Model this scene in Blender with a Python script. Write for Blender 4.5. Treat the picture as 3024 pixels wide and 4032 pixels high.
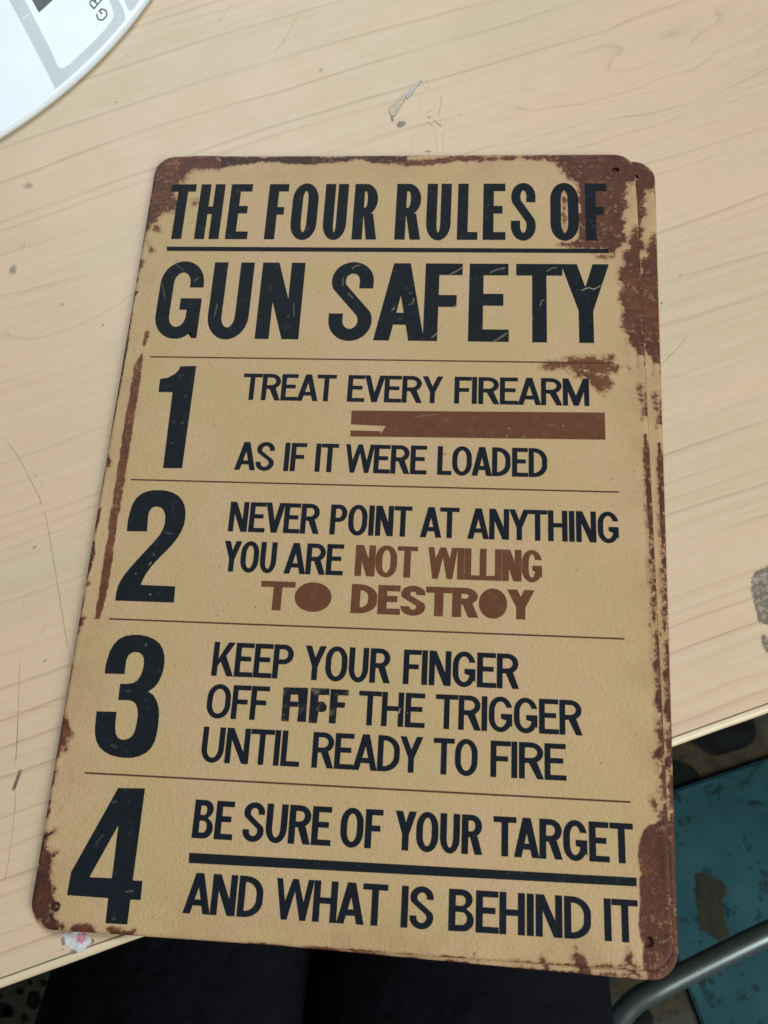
import bpy, bmesh, math, random
import numpy as np
from mathutils import Vector, Matrix
from mathutils.geometry import tessellate_polygon

for o in list(bpy.data.objects):
    bpy.data.objects.remove(o, do_unlink=True)
SC = bpy.context.scene
COL = SC.collection
TABLE_H = 0.74            # table top above the floor (m)
SIGN_Z = TABLE_H + 0.0022  # printed face of the topmost sign


def W(x, y, z=0.0):
    """millimetres in the top sign's frame -> metres in the world"""
    return Vector((x * .001, y * .001, SIGN_Z + z * .001))


# ---------------------------------------------------------------- camera
cam_d = bpy.data.cameras.new('camera')
cam = bpy.data.objects.new('camera', cam_d)
COL.objects.link(cam)
RIGHT = Vector((0.99634789, 0.05288973, -0.06703404))
DOWN = Vector((0.02798278, -0.94396154, -0.32886711))
FWD = Vector((-0.08067125, 0.32579025, -0.94199409))
M = Matrix((RIGHT, -DOWN, -FWD)).transposed().to_4x4()
M.translation = W(30.923, -110.279, 296.551)
cam.matrix_world = M
cam_d.sensor_fit = 'VERTICAL'
cam_d.sensor_height = 36.0
cam_d.sensor_width = 27.0
cam_d.lens = 3457.54 / 4032 * 36.0
cam_d.clip_start = 0.01
cam_d.clip_end = 50
cam_d.dof.use_dof = True
cam_d.dof.focus_distance = 0.315
cam_d.dof.aperture_fstop = 26
SC.camera = cam

# ---------------------------------------------------------------- light
world = bpy.data.worlds.new('World')
SC.world = world
world.use_nodes = True
bg = world.node_tree.nodes['Background']
bg.inputs[0].default_value = (0.80, 0.90, 1.0, 1)
bg.inputs[1].default_value = 0.10


def area(name, loc, target, sx, sy, power, col):
    d = bpy.data.lights.new(name, 'AREA')
    d.shape = 'RECTANGLE'
    d.size, d.size_y = sx, sy
    d.energy = power
    d.color = col
    o = bpy.data.objects.new(name, d)
    COL.objects.link(o)
    o.location = loc
    o.rotation_euler = (Vector(target) - Vector(loc)).to_track_quat('-Z', 'Y').to_euler()
    return o


area('window_light', (1.10, -0.75, 1.55), (0.05, 0.08, .74), .95, .9, 27, (1.0, 0.97, 0.92))
area('ceiling_light', (-0.45, 1.45, 2.25), (0, 0.1, .74), 1.2, 1.2, 38, (0.93, 0.97, 1.0))
SC.view_settings.view_transform = 'Standard'
SC.view_settings.look = 'None'
SC.view_settings.exposure = 0.0
SC.view_settings.gamma = 1.0
SC.view_settings.use_curve_mapping = False
SC.cycles.max_bounces = 6

# ---------------------------------------------------------------- measured shapes (millimetres)
LINES = {'T1':(108.1,135.31),'T2':(62.09,96.94),'1a':(35.76,46.93),'1b':(7.12,18.39),'2a':(-16.76,-5.39),'2b':(-31.71,-20.36),'2c':(-44.99,-34.67),'3a':(-68.49,-56.89),'3b':(-82.54,-71.36),'3c':(-96.86,-85.5),'4a':(-120.46,-108.74),'4b':(-142.59,-130.76)}
WORDS = [('T1','THE','title',-91.43,-56.62),('T1','FOUR','title',-49.66,-3.81),('T1','RULES','title',3.5,59.81),('T1','OF','title',65.6,87.95),('T2','GUN','title',-89.68,-31.54),('T2','SAFETY','title',-20.39,87.89),('1a','TREAT','body',-51.22,-15.32),('1a','EVERY','body',-10.82,25.11),('1a','FIREARM','body',29.41,79.09),('1b','AS','body',-50.83,-36.24),('1b','IF','body',-32.48,-24.32),('1b','IT','body',-20.87,-12.41),('1b','WERE','body',-9.8,20.2),('1b','LOADED','body',24.01,63.54),('2a','NEVER','body',-50.49,-17.42),('2a','POINT','body',-13.6,15.7),('2a','AT','body',18.74,32.51),('2a','ANYTHING','body',35.45,88.05),('2b','YOU','body',-51.02,-31.82),('2b','ARE','body',-28.83,-7.78),('2b','NOT','red',-3.64,18.27),('2b','WILLING','red',21.99,61.47),('2c','TO','wide',-36.26,-11.11),('2c','DESTROY','wide',-4.17,58.86),('3a','KEEP','body',-50.46,-22.58),('3a','YOUR','body',-18.66,10.71),('3a','FINGER','body',15.04,53.68),('3b','OFF','body',-50.75,-29.64),('3b','THE','body',0.69,22.89),('3b','TRIGGER','body',26.33,74.22),('3c','UNTIL','body',-50.77,-17.76),('3c','READY','body',-13.67,22.64),('3c','TO','body',26.08,40.44),('3c','FIRE','body',44.61,68.83),('4a','BE','body',-50.67,-37.46),('4a','SURE','body',-34.29,-5.66),('4a','OF','body',-2.69,10.82),('4a','YOUR','body',14.72,42.41),('4a','TARGET','body',45.81,89.08),('4b','AND','body',-50.73,-25.69),('4b','WHAT','body',-21.69,13.46),('4b','IS','body',17.75,27.75),('4b','BEHIND','body',32.39,75.58),('4b','IT','body',79.53,89.66)]
DIGITS = {'1':[[(-76.58,49.6),(-70.41,49.86),(-70.46,7.22),(-77.66,7.13),(-78.24,38.49),(-83.76,38.39),(-83.91,43.96),(-80.76,44.65),(-78.32,46.28),(-77.0,48.0)]],'2':[[(-87.71,-17.85),(-87.87,-13.46),(-87.6,-10.19),(-87.07,-7.43),(-86.13,-5.23),(-84.6,-3.53),(-82.72,-2.42),(-80.57,-1.83),(-78.05,-1.69),(-75.17,-1.81),(-72.54,-2.53),(-70.28,-3.79),(-68.67,-5.45),(-67.52,-7.51),(-66.9,-9.91),(-66.69,-12.49),(-66.88,-14.89),(-67.56,-17.35),(-68.66,-19.81),(-70.18,-22.4),(-72.03,-24.8),(-74.43,-27.59),(-76.5,-30.42),(-78.08,-33.15),(-79.0,-35.35),(-79.64,-37.66),(-67.07,-37.83),(-66.72,-43.61),(-87.93,-43.67),(-88.07,-41.22),(-87.77,-38.45),(-87.06,-36.26),(-85.88,-33.86),(-84.12,-31.18),(-82.07,-28.29),(-79.47,-24.86),(-76.86,-21.35),(-75.17,-18.74),(-74.34,-16.6),(-73.98,-14.2),(-74.19,-11.75),(-74.9,-9.82),(-76.02,-8.55),(-77.47,-8.07),(-78.91,-8.17),(-79.88,-8.92),(-80.47,-10.11),(-80.6,-12.27),(-80.19,-17.74)]],'3':[[(-87.65,-69.37),(-87.76,-66.77),(-87.54,-64.44),(-87.06,-61.78),(-86.12,-59.39),(-84.61,-57.44),(-82.52,-56.17),(-79.88,-55.65),(-77.18,-55.54),(-74.41,-55.97),(-71.88,-56.87),(-69.76,-58.32),(-68.43,-60.14),(-67.6,-62.27),(-67.2,-64.75),(-67.26,-67.35),(-67.81,-69.79),(-68.58,-71.83),(-69.82,-73.48),(-71.52,-74.8),(-69.61,-75.85),(-68.18,-77.65),(-67.24,-79.75),(-66.7,-82.35),(-66.51,-85.4),(-66.54,-88.44),(-66.96,-91.2),(-67.88,-93.26),(-69.37,-94.91),(-71.51,-96.04),(-73.71,-96.69),(-76.57,-96.89),(-79.2,-96.64),(-81.6,-96.1),(-83.79,-95.12),(-85.64,-93.73),(-86.93,-91.88),(-87.75,-89.71),(-88.15,-86.96),(-88.4,-82.22),(-81.48,-82.07),(-81.34,-85.25),(-81.11,-87.46),(-80.59,-89.26),(-79.69,-90.54),(-78.33,-91.08),(-76.78,-90.95),(-75.43,-90.29),(-74.55,-89.2),(-74.1,-87.52),(-73.93,-85.19),(-73.95,-82.68),(-74.43,-80.63),(-75.23,-79.15),(-76.36,-78.3),(-77.88,-77.97),(-81.52,-78.08),(-81.65,-72.68),(-79.11,-72.57),(-77.27,-72.2),(-75.93,-71.29),(-74.97,-69.75),(-74.45,-67.66),(-74.35,-65.46),(-74.68,-63.61),(-75.46,-62.36),(-76.57,-61.7),(-78.11,-61.47),(-79.36,-61.88),(-80.3,-62.79),(-80.77,-64.45),(-80.69,-69.25)]],'4':[[(-77.05,-106.49),(-68.07,-106.19),(-68.01,-134.16),(-64.81,-134.12),(-64.67,-139.67),(-67.97,-139.72),(-67.87,-146.91),(-74.9,-146.98),(-75.14,-139.74),(-88.68,-139.64),(-88.5,-132.86)],[(-75.23,-117.89),(-82.3,-134.04),(-74.87,-133.9)]]}
GARBLED = [[(-25.1,-71.35),(-16.72,-71.21),(-16.59,-82.42),(-19.54,-82.45),(-19.36,-77.97),(-19.96,-73.54),(-22.42,-73.65),(-22.38,-82.47),(-24.88,-82.48)],[(-22.39,-75.94),(-19.65,-75.93),(-19.62,-77.6),(-22.47,-77.67)],[(-15.75,-71.17),(-9.46,-71.12),(-9.41,-73.24),(-13.0,-73.35),(-12.99,-75.63),(-11.12,-75.55),(-10.0,-76.83),(-10.06,-78.27),(-11.31,-78.99),(-12.57,-78.83),(-12.95,-82.64),(-15.67,-82.66)],[(-9.05,-71.21),(-2.89,-71.28),(-2.93,-73.18),(-6.4,-73.11),(-6.47,-75.45),(-3.85,-75.5),(-3.96,-77.22),(-6.57,-77.23),(-6.65,-82.46),(-8.9,-82.45)]]
MARKS = {'underline':[(-89.51,104.37),(88.1,104.05),(88.05,102.1),(-89.23,102.34)],'bar':[(-50.82,-124.98),(89.67,-124.38),(89.57,-126.82),(-50.55,-127.98)],'red':[(-8.75,32.07),(84.52,33.19),(84.48,22.4),(-8.52,21.56),(-8.58,23.94),(2.52,23.89),(2.58,22.8),(3.51,24.21),(4.46,26.07),(-8.61,26.44)]}
SCRATCHES = [([(-51.76,89.56),(-48.96,92.41)],0.42,1.0),([(-12.74,94.16),(-11.14,95.58),(-9.13,95.83)],0.36,0.5),([(-89.43,87.53),(-86.76,79.72)],0.42,0.22),([(-85.0,95.91),(-80.4,92.75)],0.36,0.2),([(-76.28,87.64),(-74.16,90.02)],0.48,0.25),([(-66.0,70.71),(-65.21,78.38)],0.42,0.3),([(-62.97,70.75),(-62.82,73.03)],0.3,0.3),([(-34.79,78.69),(-34.02,71.46)],0.36,0.3),([(-36.82,71.43),(-35.96,72.96)],0.36,0.25),([(-15.86,90.45),(-15.88,85.79)],0.42,0.35),([(-13.69,83.11),(-11.18,80.45)],0.54,0.3),([(4.32,75.67),(5.27,76.44)],0.36,0.6),([(-83.99,80.68),(-82.31,82.49)],0.3,0.5),([(25.89,91.65),(29.09,93.61),(32.27,96.18)],0.39,0.55),([(27.38,76.84),(29.27,78.01),(30.62,80.83)],0.39,0.5),([(19.82,63.29),(22.41,65.89),(24.73,70.61)],0.39,0.6),([(41.55,92.43),(44.54,94.14),(48.11,95.18)],0.46,0.45),([(43.36,62.02),(46.26,63.81),(49.16,66.4)],0.39,0.5),([(45.57,63.8),(49.03,65.84)],0.66,0.18),([(63.79,93.43),(65.93,94.96),(68.21,95.31)],0.39,0.4),([(61.23,77.69),(61.94,79.98),(63.0,80.98)],0.39,0.4),([(76.92,84.8),(79.89,86.23),(81.97,85.67),(84.82,87.59)],0.39,0.75),([(10.57,77.98),(12.12,78.66),(12.58,81.31)],0.46,0.35),([(3.89,75.03),(5.24,76.69)],0.39,0.5),([(10.33,83.38),(11.79,82.97)],0.46,0.25),([(6.58,71.37),(8.7,71.8)],0.53,0.15),([(58.07,72.38),(58.77,72.79)],0.53,0.3),([(-77.72,-30.45),(-76.79,-29.06)],0.39,0.6),([(-82.4,-33.79),(-81.54,-33.53)],0.31,0.5),([(-76.8,-25.86),(-75.96,-26.98)],0.35,0.4),([(-75.94,-41.26),(-75.32,-40.93)],0.35,0.7),([(-73.84,-17.9),(-70.13,-18.48)],0.61,0.12),([(-74.83,-59.64),(-74.36,-58.34)],0.44,0.3),([(-79.43,-75.18),(-77.55,-74.89)],0.7,0.12),([(-82.02,-92.74),(-79.32,-93.81)],0.7,0.12),([(-78.25,-111.24),(-76.73,-110.39)],0.53,0.15),([(-70.09,-137.59),(-66.96,-137.16)],0.53,0.2),([(-81.9,-124.22),(-79.61,-120.75)],0.53,0.12),([(-73.25,-145.41),(-71.62,-145.66)],0.61,0.15),([(-94.5,50.54),(-93.98,48.67),(-92.92,48.16)],0.31,0.8),([(-73.26,26.13),(-72.18,25.13)],0.53,0.2),([(-76.57,26.05),(-75.56,25.57)],0.53,0.15),([(-76.94,44.98),(-74.91,46.07)],0.79,0.1),([(-76.29,16.98),(-75.42,17.5)],0.53,0.15),([(-73.72,36.91),(-72.22,36.42)],0.61,0.12),([(14.74,29.63),(19.13,30.7),(23.55,31.02)],0.33,0.3),([(25.99,29.12),(27.15,28.99)],0.59,0.3),([(2.67,24.73),(3.63,25.87)],0.59,0.7),([(49.31,25.77),(50.31,26.31)],0.46,0.6),([(68.96,27.53),(69.96,27.7)],0.59,0.5),([(48.66,22.44),(49.32,23.56)],0.59,0.3),([(54.65,22.21),(55.98,23.71)],0.59,0.25),([(63.32,27.92),(67.3,27.27)],0.26,0.25),([(14.11,-78.48),(14.62,-76.36)],0.33,0.9),([(17.01,-78.05),(17.18,-77.74)],0.33,0.8),([(94.91,-142.26),(98.93,-140.86)],0.41,0.3)]
RUST = [([(-100.2,144.07),(-99.45,146.52),(-97.21,148.89),(-94.05,150.02),(-89.03,150.88),(-73.63,150.52),(-71.56,145.25),(-72.42,143.25),(-75.61,142.65),(-82.21,143.29),(-84.77,140.52),(-85.83,137.49),(-89.95,135.78),(-91.81,134.49),(-89.82,129.35),(-87.21,125.96),(-87.78,122.16),(-90.03,121.32),(-93.08,121.57),(-94.84,118.8),(-96.57,115.88),(-98.12,111.73),(-99.54,109.25),(-99.54,104.33),(-100.5,102.69),(-101.31,104.32)],1.2,0.3,1.0),([(-97.29,115.88),(-93.6,115.05),(-92.29,111.74),(-94.51,111.32),(-96.82,112.56)],0.8,0,0.9),([(-98.14,105.97),(-95.65,104.34),(-94.24,101.91),(-96.0,101.9),(-97.51,103.52)],0.8,0,0.85),([(-82.77,127.65),(-80.31,128.07),(-78.97,125.95),(-81.26,124.27)],0.9,0,0.7),([(-100.82,98.64),(-98.24,97.84),(-98.12,94.63),(-99.75,93.82),(-100.81,96.22)],0.6,0,0.9),([(-100.21,89.83),(-99.11,89.44),(-99.31,87.06),(-100.15,87.05)],0.5,0,0.9),([(-100.38,83.89),(-98.87,83.12),(-99.13,81.16),(-100.19,80.37)],0.5,0,0.9),([(-100.43,74.15),(-99.15,73.4),(-99.25,64.98),(-99.92,58.18),(-100.6,58.17),(-100.39,65.72)],0.4,0,1.0),([(-73.56,149.9),(-50.3,149.24),(-40.31,150.06),(-25.91,148.93),(-13.18,149.9),(6.56,149.18),(6.72,145.47),(-0.21,145.16),(-7.31,146.4),(-13.06,147.99),(-22.15,146.13),(-25.69,145.89),(-34.17,145.07),(-41.33,145.36),(-47.15,146.26),(-50.8,146.89),(-55.78,146.3),(-61.48,145.63),(-71.41,143.94)],0.6,0.75,1.0),([(-5.63,149.33),(0.62,147.6),(9.84,146.8),(18.94,148.25),(28.04,149.33),(34.09,150.04),(43.18,148.49),(53.71,149.37),(61.95,148.94),(61.94,147.27),(53.71,148.06),(44.7,147.18),(35.67,146.67),(26.59,146.71),(19.03,145.44),(12.98,144.54),(5.35,144.76),(-0.82,145.73),(-5.53,147.64)],0.7,0.2,1.0),([(59.71,149.33),(68.63,144.92),(71.52,139.13),(74.43,137.12),(76.97,135.12),(77.65,132.59),(76.45,127.21),(77.17,107.95),(71.07,107.06),(68.55,106.19),(71.76,105.18),(75.31,104.08),(88.11,104.39),(88.4,102.02),(90.17,102.19),(91.66,104.58),(93.49,106.29),(95.03,109.73),(93.73,113.17),(94.6,117.52),(94.37,121.02),(96.29,124.54),(95.37,128.98),(96.62,133.45),(96.34,135.7),(97.71,133.44),(99.66,137.04),(102.28,138.84),(102.44,142.48),(98.92,146.15),(95.38,149.68),(86.54,150.66),(59.71,150.45)],1.0,0.45,1.0),([(70.31,131.7),(72.5,131.25),(72.13,121.0),(71.14,112.25),(70.09,114.86)],1.0,0.1,0.75),([(80.25,101.97),(85.2,101.58),(90.15,101.6),(89.74,99.91),(86.53,98.62),(83.03,99.87)],0.9,0.1,0.8),([(93.37,102.89),(94.25,97.83),(91.3,93.62),(90.84,90.29),(92.61,87.0),(91.61,82.07),(92.68,77.21),(91.85,69.18),(93.42,65.24),(94.32,62.11),(96.91,59.02),(99.55,57.5),(100.56,65.34),(100.56,89.54),(100.28,108.03),(99.5,114.92),(97.23,111.46),(95.91,104.6)],1.0,0.3,1.0),([(60.76,50.93),(62.48,53.28),(64.19,54.32),(68.29,54.54),(71.72,55.76),(76.5,56.46),(80.58,56.52),(83.95,55.95),(88.18,56.79),(88.64,54.48),(90.59,52.19),(89.83,49.49),(87.15,49.83),(84.46,49.78),(82.41,48.83),(85.08,48.11),(87.06,46.77),(87.53,44.88),(85.92,42.2),(84.52,39.91),(82.88,41.23),(81.26,43.25),(79.66,46.26),(76.98,46.97),(74.29,47.31),(72.63,49.2),(70.28,50.31),(65.53,51.01)],1.0,0.1,0.9),([(92.97,53.0),(93.96,52.25),(94.89,50.34),(93.88,50.33)],0.7,0.2,0.85),([(92.84,58.58),(94.22,59.22),(94.5,57.67),(93.13,57.26)],0.7,0.2,0.7),([(96.7,45.42),(98.38,45.83),(98.54,41.68),(99.12,32.01),(98.07,30.52),(97.36,37.17)],0.8,0.2,0.8),([(98.02,24.67),(99.14,25.06),(99.34,10.38),(99.35,-3.52),(99.49,-17.02),(98.87,-17.04),(98.09,-3.55),(97.86,10.35)],0.35,0.9,1.0),([(97.66,-3.47),(99.16,-3.43),(99.37,-11.91),(99.38,-20.25),(99.46,-26.81),(98.11,-26.86),(98.02,-20.29),(97.8,-11.96)],0.5,0.2,0.65),([(97.72,-27.07),(99.06,-27.23),(99.28,-30.87),(99.4,-40.46),(99.5,-46.35),(99.64,-55.23),(98.89,-55.26),(98.56,-46.38),(98.07,-40.51),(98.12,-30.91)],0.6,0.3,0.75),([(97.44,-58.37),(98.65,-56.42),(99.76,-56.75),(99.69,-65.81),(98.24,-65.13),(97.68,-61.39)],0.6,0.5,1.0),([(97.24,-70.75),(98.47,-68.1),(99.8,-67.3),(99.95,-75.41),(98.71,-74.74),(97.71,-72.58)],0.6,0.3,0.95),([(96.13,-87.14),(98.45,-83.81),(99.88,-84.1),(99.97,-89.51),(98.17,-89.6),(96.42,-88.55)],0.6,0.3,0.9),([(95.83,-87.12),(97.59,-85.72),(99.43,-84.31),(99.97,-86.92),(99.55,-90.87),(97.86,-89.21),(96.57,-88.4)],0.6,0.3,0.9),([(99.13,-90.46),(100.24,-90.4),(100.2,-108.3),(98.29,-107.56),(98.66,-99.95),(98.43,-95.68)],0.5,0.2,0.85),([(94.7,-100.58),(96.05,-99.74),(96.87,-100.89),(97.29,-102.99),(96.27,-104.31),(95.04,-102.68)],0.8,0.1,0.85),([(100.91,-107.01),(97.85,-107.59),(94.33,-108.82),(92.52,-110.38),(91.33,-112.93),(90.76,-115.44),(90.38,-120.37),(90.7,-125.2),(90.7,-129.2),(90.12,-133.99),(89.7,-137.15),(89.99,-140.25),(90.86,-142.51),(90.54,-147.13),(90.23,-152.45),(96.5,-152.05),(100.82,-148.01),(101.25,-140.34),(100.62,-128.63),(100.41,-116.55)],0.5,0.35,1.0),([(40.0,-148.19),(40.64,-147.86),(41.11,-148.33),(40.75,-148.86),(40.5,-150.04),(40.13,-149.86)],0.5,0.3,0.9),([(51.84,-149.96),(52.76,-149.28),(55.27,-150.04),(59.38,-149.78),(60.76,-147.33),(61.89,-148.71),(62.11,-149.94),(67.56,-149.81),(67.1,-150.66),(62.56,-150.74),(59.83,-151.12),(52.53,-150.96)],0.6,0.3,0.9),([(69.2,-146.51),(70.35,-146.11),(70.74,-144.75),(71.49,-146.04),(72.83,-147.0),(74.38,-148.56),(74.79,-150.39),(75.66,-151.77),(68.9,-151.58),(70.07,-149.03)],0.6,0.2,0.95),([(84.78,-147.7),(85.76,-145.57),(86.72,-144.06),(87.57,-145.25),(87.94,-147.5),(89.69,-148.63),(90.56,-149.19),(76.15,-150.1),(76.63,-149.12),(84.75,-148.73)],0.7,0.3,0.8),([(50.71,-151.69),(68.89,-151.79),(91.34,-151.8),(91.31,-152.41),(68.88,-152.61),(50.72,-152.52)],0.6,0.1,0.7),([(-100.65,-82.27),(-99.01,-83.01),(-97.37,-87.41),(-95.54,-90.55),(-97.1,-92.63),(-96.31,-95.39),(-96.96,-95.82),(-98.29,-94.29),(-99.34,-97.92),(-100.39,-99.16),(-100.61,-95.6),(-100.41,-90.79),(-100.49,-86.75)],0.8,0.3,0.95),([(-100.38,-101.52),(-98.44,-101.74),(-98.91,-104.97),(-99.12,-106.15),(-100.26,-106.79),(-100.51,-104.27)],0.7,0.3,0.95),([(-100.57,-108.55),(-99.87,-108.51),(-99.25,-113.48),(-99.04,-116.89),(-99.93,-117.7),(-100.42,-112.77)],0.6,0.3,0.9),([(-98.25,-110.93),(-96.94,-111.25),(-96.49,-112.57),(-97.7,-112.82)],0.8,0.2,0.35),([(-95.81,-112.92),(-94.8,-113.44),(-95.12,-114.41)],0.8,0.2,0.4),([(-100.4,-121.87),(-98.04,-121.18),(-96.11,-120.44),(-95.51,-121.05),(-96.65,-122.04),(-98.15,-122.87),(-98.69,-124.4),(-98.08,-126.6),(-95.71,-127.21),(-94.02,-127.48),(-95.37,-129.04),(-95.05,-131.96),(-95.06,-135.24),(-93.27,-138.39),(-92.94,-141.96),(-93.03,-144.11),(-91.51,-144.73),(-91.06,-146.12),(-87.46,-148.37),(-87.94,-150.15),(-92.61,-150.78),(-97.54,-147.92),(-100.34,-143.83),(-100.95,-138.48),(-100.51,-131.16),(-100.52,-125.62)],0.9,0.65,1.0),([(-86.57,-150.07),(-85.54,-147.97),(-83.64,-147.44),(-81.21,-147.71),(-77.87,-148.67),(-78.04,-150.08),(-80.69,-150.76),(-86.67,-150.6)],0.7,0.3,0.9),([(-74.79,-148.13),(-70.82,-148.24),(-66.86,-148.35),(-64.93,-148.06),(-64.64,-148.74),(-65.26,-149.82),(-61.81,-150.65),(-70.86,-150.51),(-74.21,-149.32)],0.6,0.4,0.95),([(-37.71,-150.65),(-34.28,-150.34),(-30.19,-150.7),(-24.5,-150.1),(-22.26,-149.45),(-19.33,-150.04),(-11.3,-150.31),(-11.26,-150.82),(-24.41,-150.96),(-37.64,-151.26)],0.5,0.2,0.6),([(-92.03,65.64),(-91.21,64.44),(-91.38,61.14),(-92.2,58.3),(-92.85,58.67),(-93.17,62.21),(-92.68,64.97)],0.5,0.1,1.0),([(-92.71,55.03),(-91.94,52.46),(-91.73,44.98),(-91.63,34.49),(-91.74,16.11),(-91.44,1.78),(-91.67,-10.26),(-94.66,-10.34),(-94.85,4.14),(-95.19,20.06),(-95.08,31.83),(-95.05,42.81),(-95.03,49.19),(-94.05,52.42)],0.4,0.15,1.0),([(-92.08,-8.55),(-91.91,-16.13),(-91.45,-27.72),(-91.54,-41.3),(-92.25,-47.97),(-92.78,-50.71),(-94.42,-50.47),(-94.38,-45.85),(-94.34,-35.11),(-94.62,-27.83),(-94.51,-18.55),(-95.16,-8.64)],0.4,0.15,1.0),([(-93.29,-56.52),(-92.59,-55.41),(-91.93,-55.38),(-92.65,-56.36)],0.4,0.2,0.8),([(-100.16,-9.27),(-98.55,-9.22),(-98.62,-13.03),(-99.08,-18.7),(-99.99,-18.72)],0.4,0.2,0.9),([(-99.95,-21.76),(-98.77,-21.95),(-98.16,-27.03),(-98.61,-32.54),(-99.13,-36.18),(-99.88,-37.11),(-99.97,-29.84)],0.5,0.4,1.0),([(-99.95,-36.66),(-97.11,-37.47),(-98.04,-38.62),(-100.02,-38.92)],0.7,0.2,0.8),([(-100.52,-49.17),(-97.71,-49.94),(-98.23,-52.15),(-98.67,-54.78),(-99.99,-56.13),(-100.07,-51.78)],0.6,0.4,0.9),([(-100.53,-43.86),(-99.12,-44.25),(-100.0,-49.59),(-100.66,-49.61)],0.4,0.3,0.8),([(-100.61,-67.72),(-99.53,-67.68),(-99.45,-71.88),(-100.16,-75.26),(-100.6,-74.03)],0.4,0.3,0.9),([(-100.26,97.87),(-97.83,97.0),(-98.47,94.37),(-99.91,92.04),(-100.6,94.94)],0.6,0.2,0.9),([(-100.43,89.72),(-99.23,89.15),(-99.54,87.13),(-100.5,87.41)],0.5,0.3,0.9),([(-100.45,83.68),(-98.05,82.85),(-99.31,81.13),(-99.91,79.42)],0.5,0.2,0.9),([(-100.38,73.21),(-99.13,73.23),(-99.21,68.76),(-99.03,61.04),(-98.94,52.35),(-99.09,40.62),(-99.33,34.34),(-99.32,26.59),(-99.78,18.94),(-100.4,13.9),(-100.96,14.39),(-100.59,24.0),(-100.55,42.18),(-100.44,63.77)],0.35,0.25,0.95),([(-99.53,11.42),(-97.18,9.99),(-97.57,8.0),(-99.06,5.5),(-99.99,5.47),(-99.84,8.93)],0.6,0.5,0.95)]
HAIRLINES = [([(-142.17,18.43),(-137.18,12.94),(-132.06,6.52),(-126.07,-2.23),(-123.45,-6.07),(-121.94,-9.13)],0.26,0.45),([(-121.47,-9.11),(-118.74,-16.23),(-115.81,-24.63),(-112.05,-35.14),(-109.16,-43.65),(-105.4,-54.6),(-101.8,-64.42)],0.26,0.45),([(-120.01,-63.89),(-118.38,-74.49),(-116.98,-82.79),(-114.85,-96.97),(-114.48,-99.91)],0.22,0.4),([(-116.9,-83.17),(-114.42,-101.31)],0.22,0.4),([(-113.09,-108.73),(-111.96,-114.89),(-110.99,-129.25),(-110.97,-137.01)],0.22,0.35),([(-123.16,-84.73),(-113.07,-82.61),(-102.2,-80.05)],0.18,0.25),([(-112.27,-102.0),(-112.94,-105.59),(-113.69,-109.35)],0.88,0.85),([(-112.64,-103.2),(-113.38,-108.75)],0.44,0.9),([(-45.18,234.03),(-48.0,225.86),(-51.31,216.02),(-55.44,208.1)],0.22,0.35),([(20.08,183.31),(19.79,177.91),(19.14,171.75)],0.27,0.4),([(11.39,186.35),(10.57,173.89)],0.22,0.15),([(13.84,173.86),(16.07,175.48)],0.27,0.4),([(14.32,169.76),(18.39,164.84)],0.33,0.35),([(16.9,170.55),(20.61,166.44)],0.44,0.45),([(18.07,164.85),(19.43,152.84)],0.22,0.3),([(21.36,163.2),(21.64,154.01)],0.22,0.3),([(8.82,160.89),(7.87,152.91)],0.22,0.2),([(11.62,188.88),(14.33,187.32),(14.59,189.26)],0.22,0.4),([(12.82,192.25),(14.28,188.84)],0.22,0.3),([(117.3,67.61),(112.73,61.63),(106.25,54.62)],0.21,0.4),([(114.65,92.69),(116.49,94.43)],0.29,0.6),([(107.39,80.64),(108.31,81.82)],0.41,0.7),([(110.78,98.16),(111.58,96.59)],0.33,0.25),([(-80.89,230.27),(-78.76,236.69),(-77.02,240.38)],0.27,0.25),([(-82.96,226.64),(-80.89,230.27)],0.27,0.3),([(-153.47,103.54),(-151.69,108.08),(-151.2,102.12)],0.27,0.25),([(-105.27,125.42),(-103.02,128.14)],0.27,0.25),([(-130.05,6.08),(-126.52,2.69)],0.18,0.15),([(-127.71,5.14),(-126.81,2.93)],0.26,0.25),([(-124.35,1.26),(-123.6,-0.2)],0.31,0.25),([(-122.41,-40.97),(-122.32,-50.84)],0.18,0.15),([(-111.91,-50.88),(-114.84,-59.34)],0.18,0.2)]
BLOTS = [(-155.48,136.49,2.77,1.83,0.45),(-166.06,131.34,0.86,0.66,0.4),(-154.03,94.35,1.87,2.62,0.5),(-154.53,95.53,1.08,1.31,0.4),(-123.17,207.99,1.85,1.18,0.3),(-82.14,204.6,1.85,0.66,0.25),(-33.62,198.11,1.35,1.31,0.45),(-43.88,194.39,1.85,0.79,0.25),(-52.79,183.83,1.54,1.31,0.25),(-51.77,191.06,2.15,1.18,0.2),(3.29,168.07,1.72,1.44,0.65),(15.24,153.66,1.72,0.66,0.6),(15.22,171.79,0.92,1.31,0.4),(27.88,173.29,1.54,1.18,0.3),(19.92,167.67,1.35,1.05,0.4),(21.38,162.4,1.35,0.92,0.3),(2.9,155.73,1.23,1.31,0.25),(-0.44,170.72,0.62,1.31,0.5),(-129.94,78.13,0.3,0.31,0.7),(-123.65,181.48,0.18,0.2,0.7),(-111.56,68.83,0.3,0.31,0.5),(-153.89,97.62,0.98,2.1,0.3),(105.26,-47.04,1.85,0.69,0.3),(104.03,-48.85,1.11,0.49,0.3),(110.35,-50.54,0.83,2.95,0.18),(104.76,-63.4,1.15,0.88,0.2),(124.39,-67.78,0.92,4.42,0.15),(133.92,-58.75,2.77,1.97,0.0),(-135.94,85.69,0.49,0.42,0.3),(-126.45,84.61,1.97,1.05,0.2),(-122.36,-24.38,0.3,0.31,0.6),(-110.58,-65.43,0.39,0.42,0.6),(-130.43,-42.17,0.49,0.52,0.3),(-107.22,-107.65,0.69,0.37,0.4)]
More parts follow.
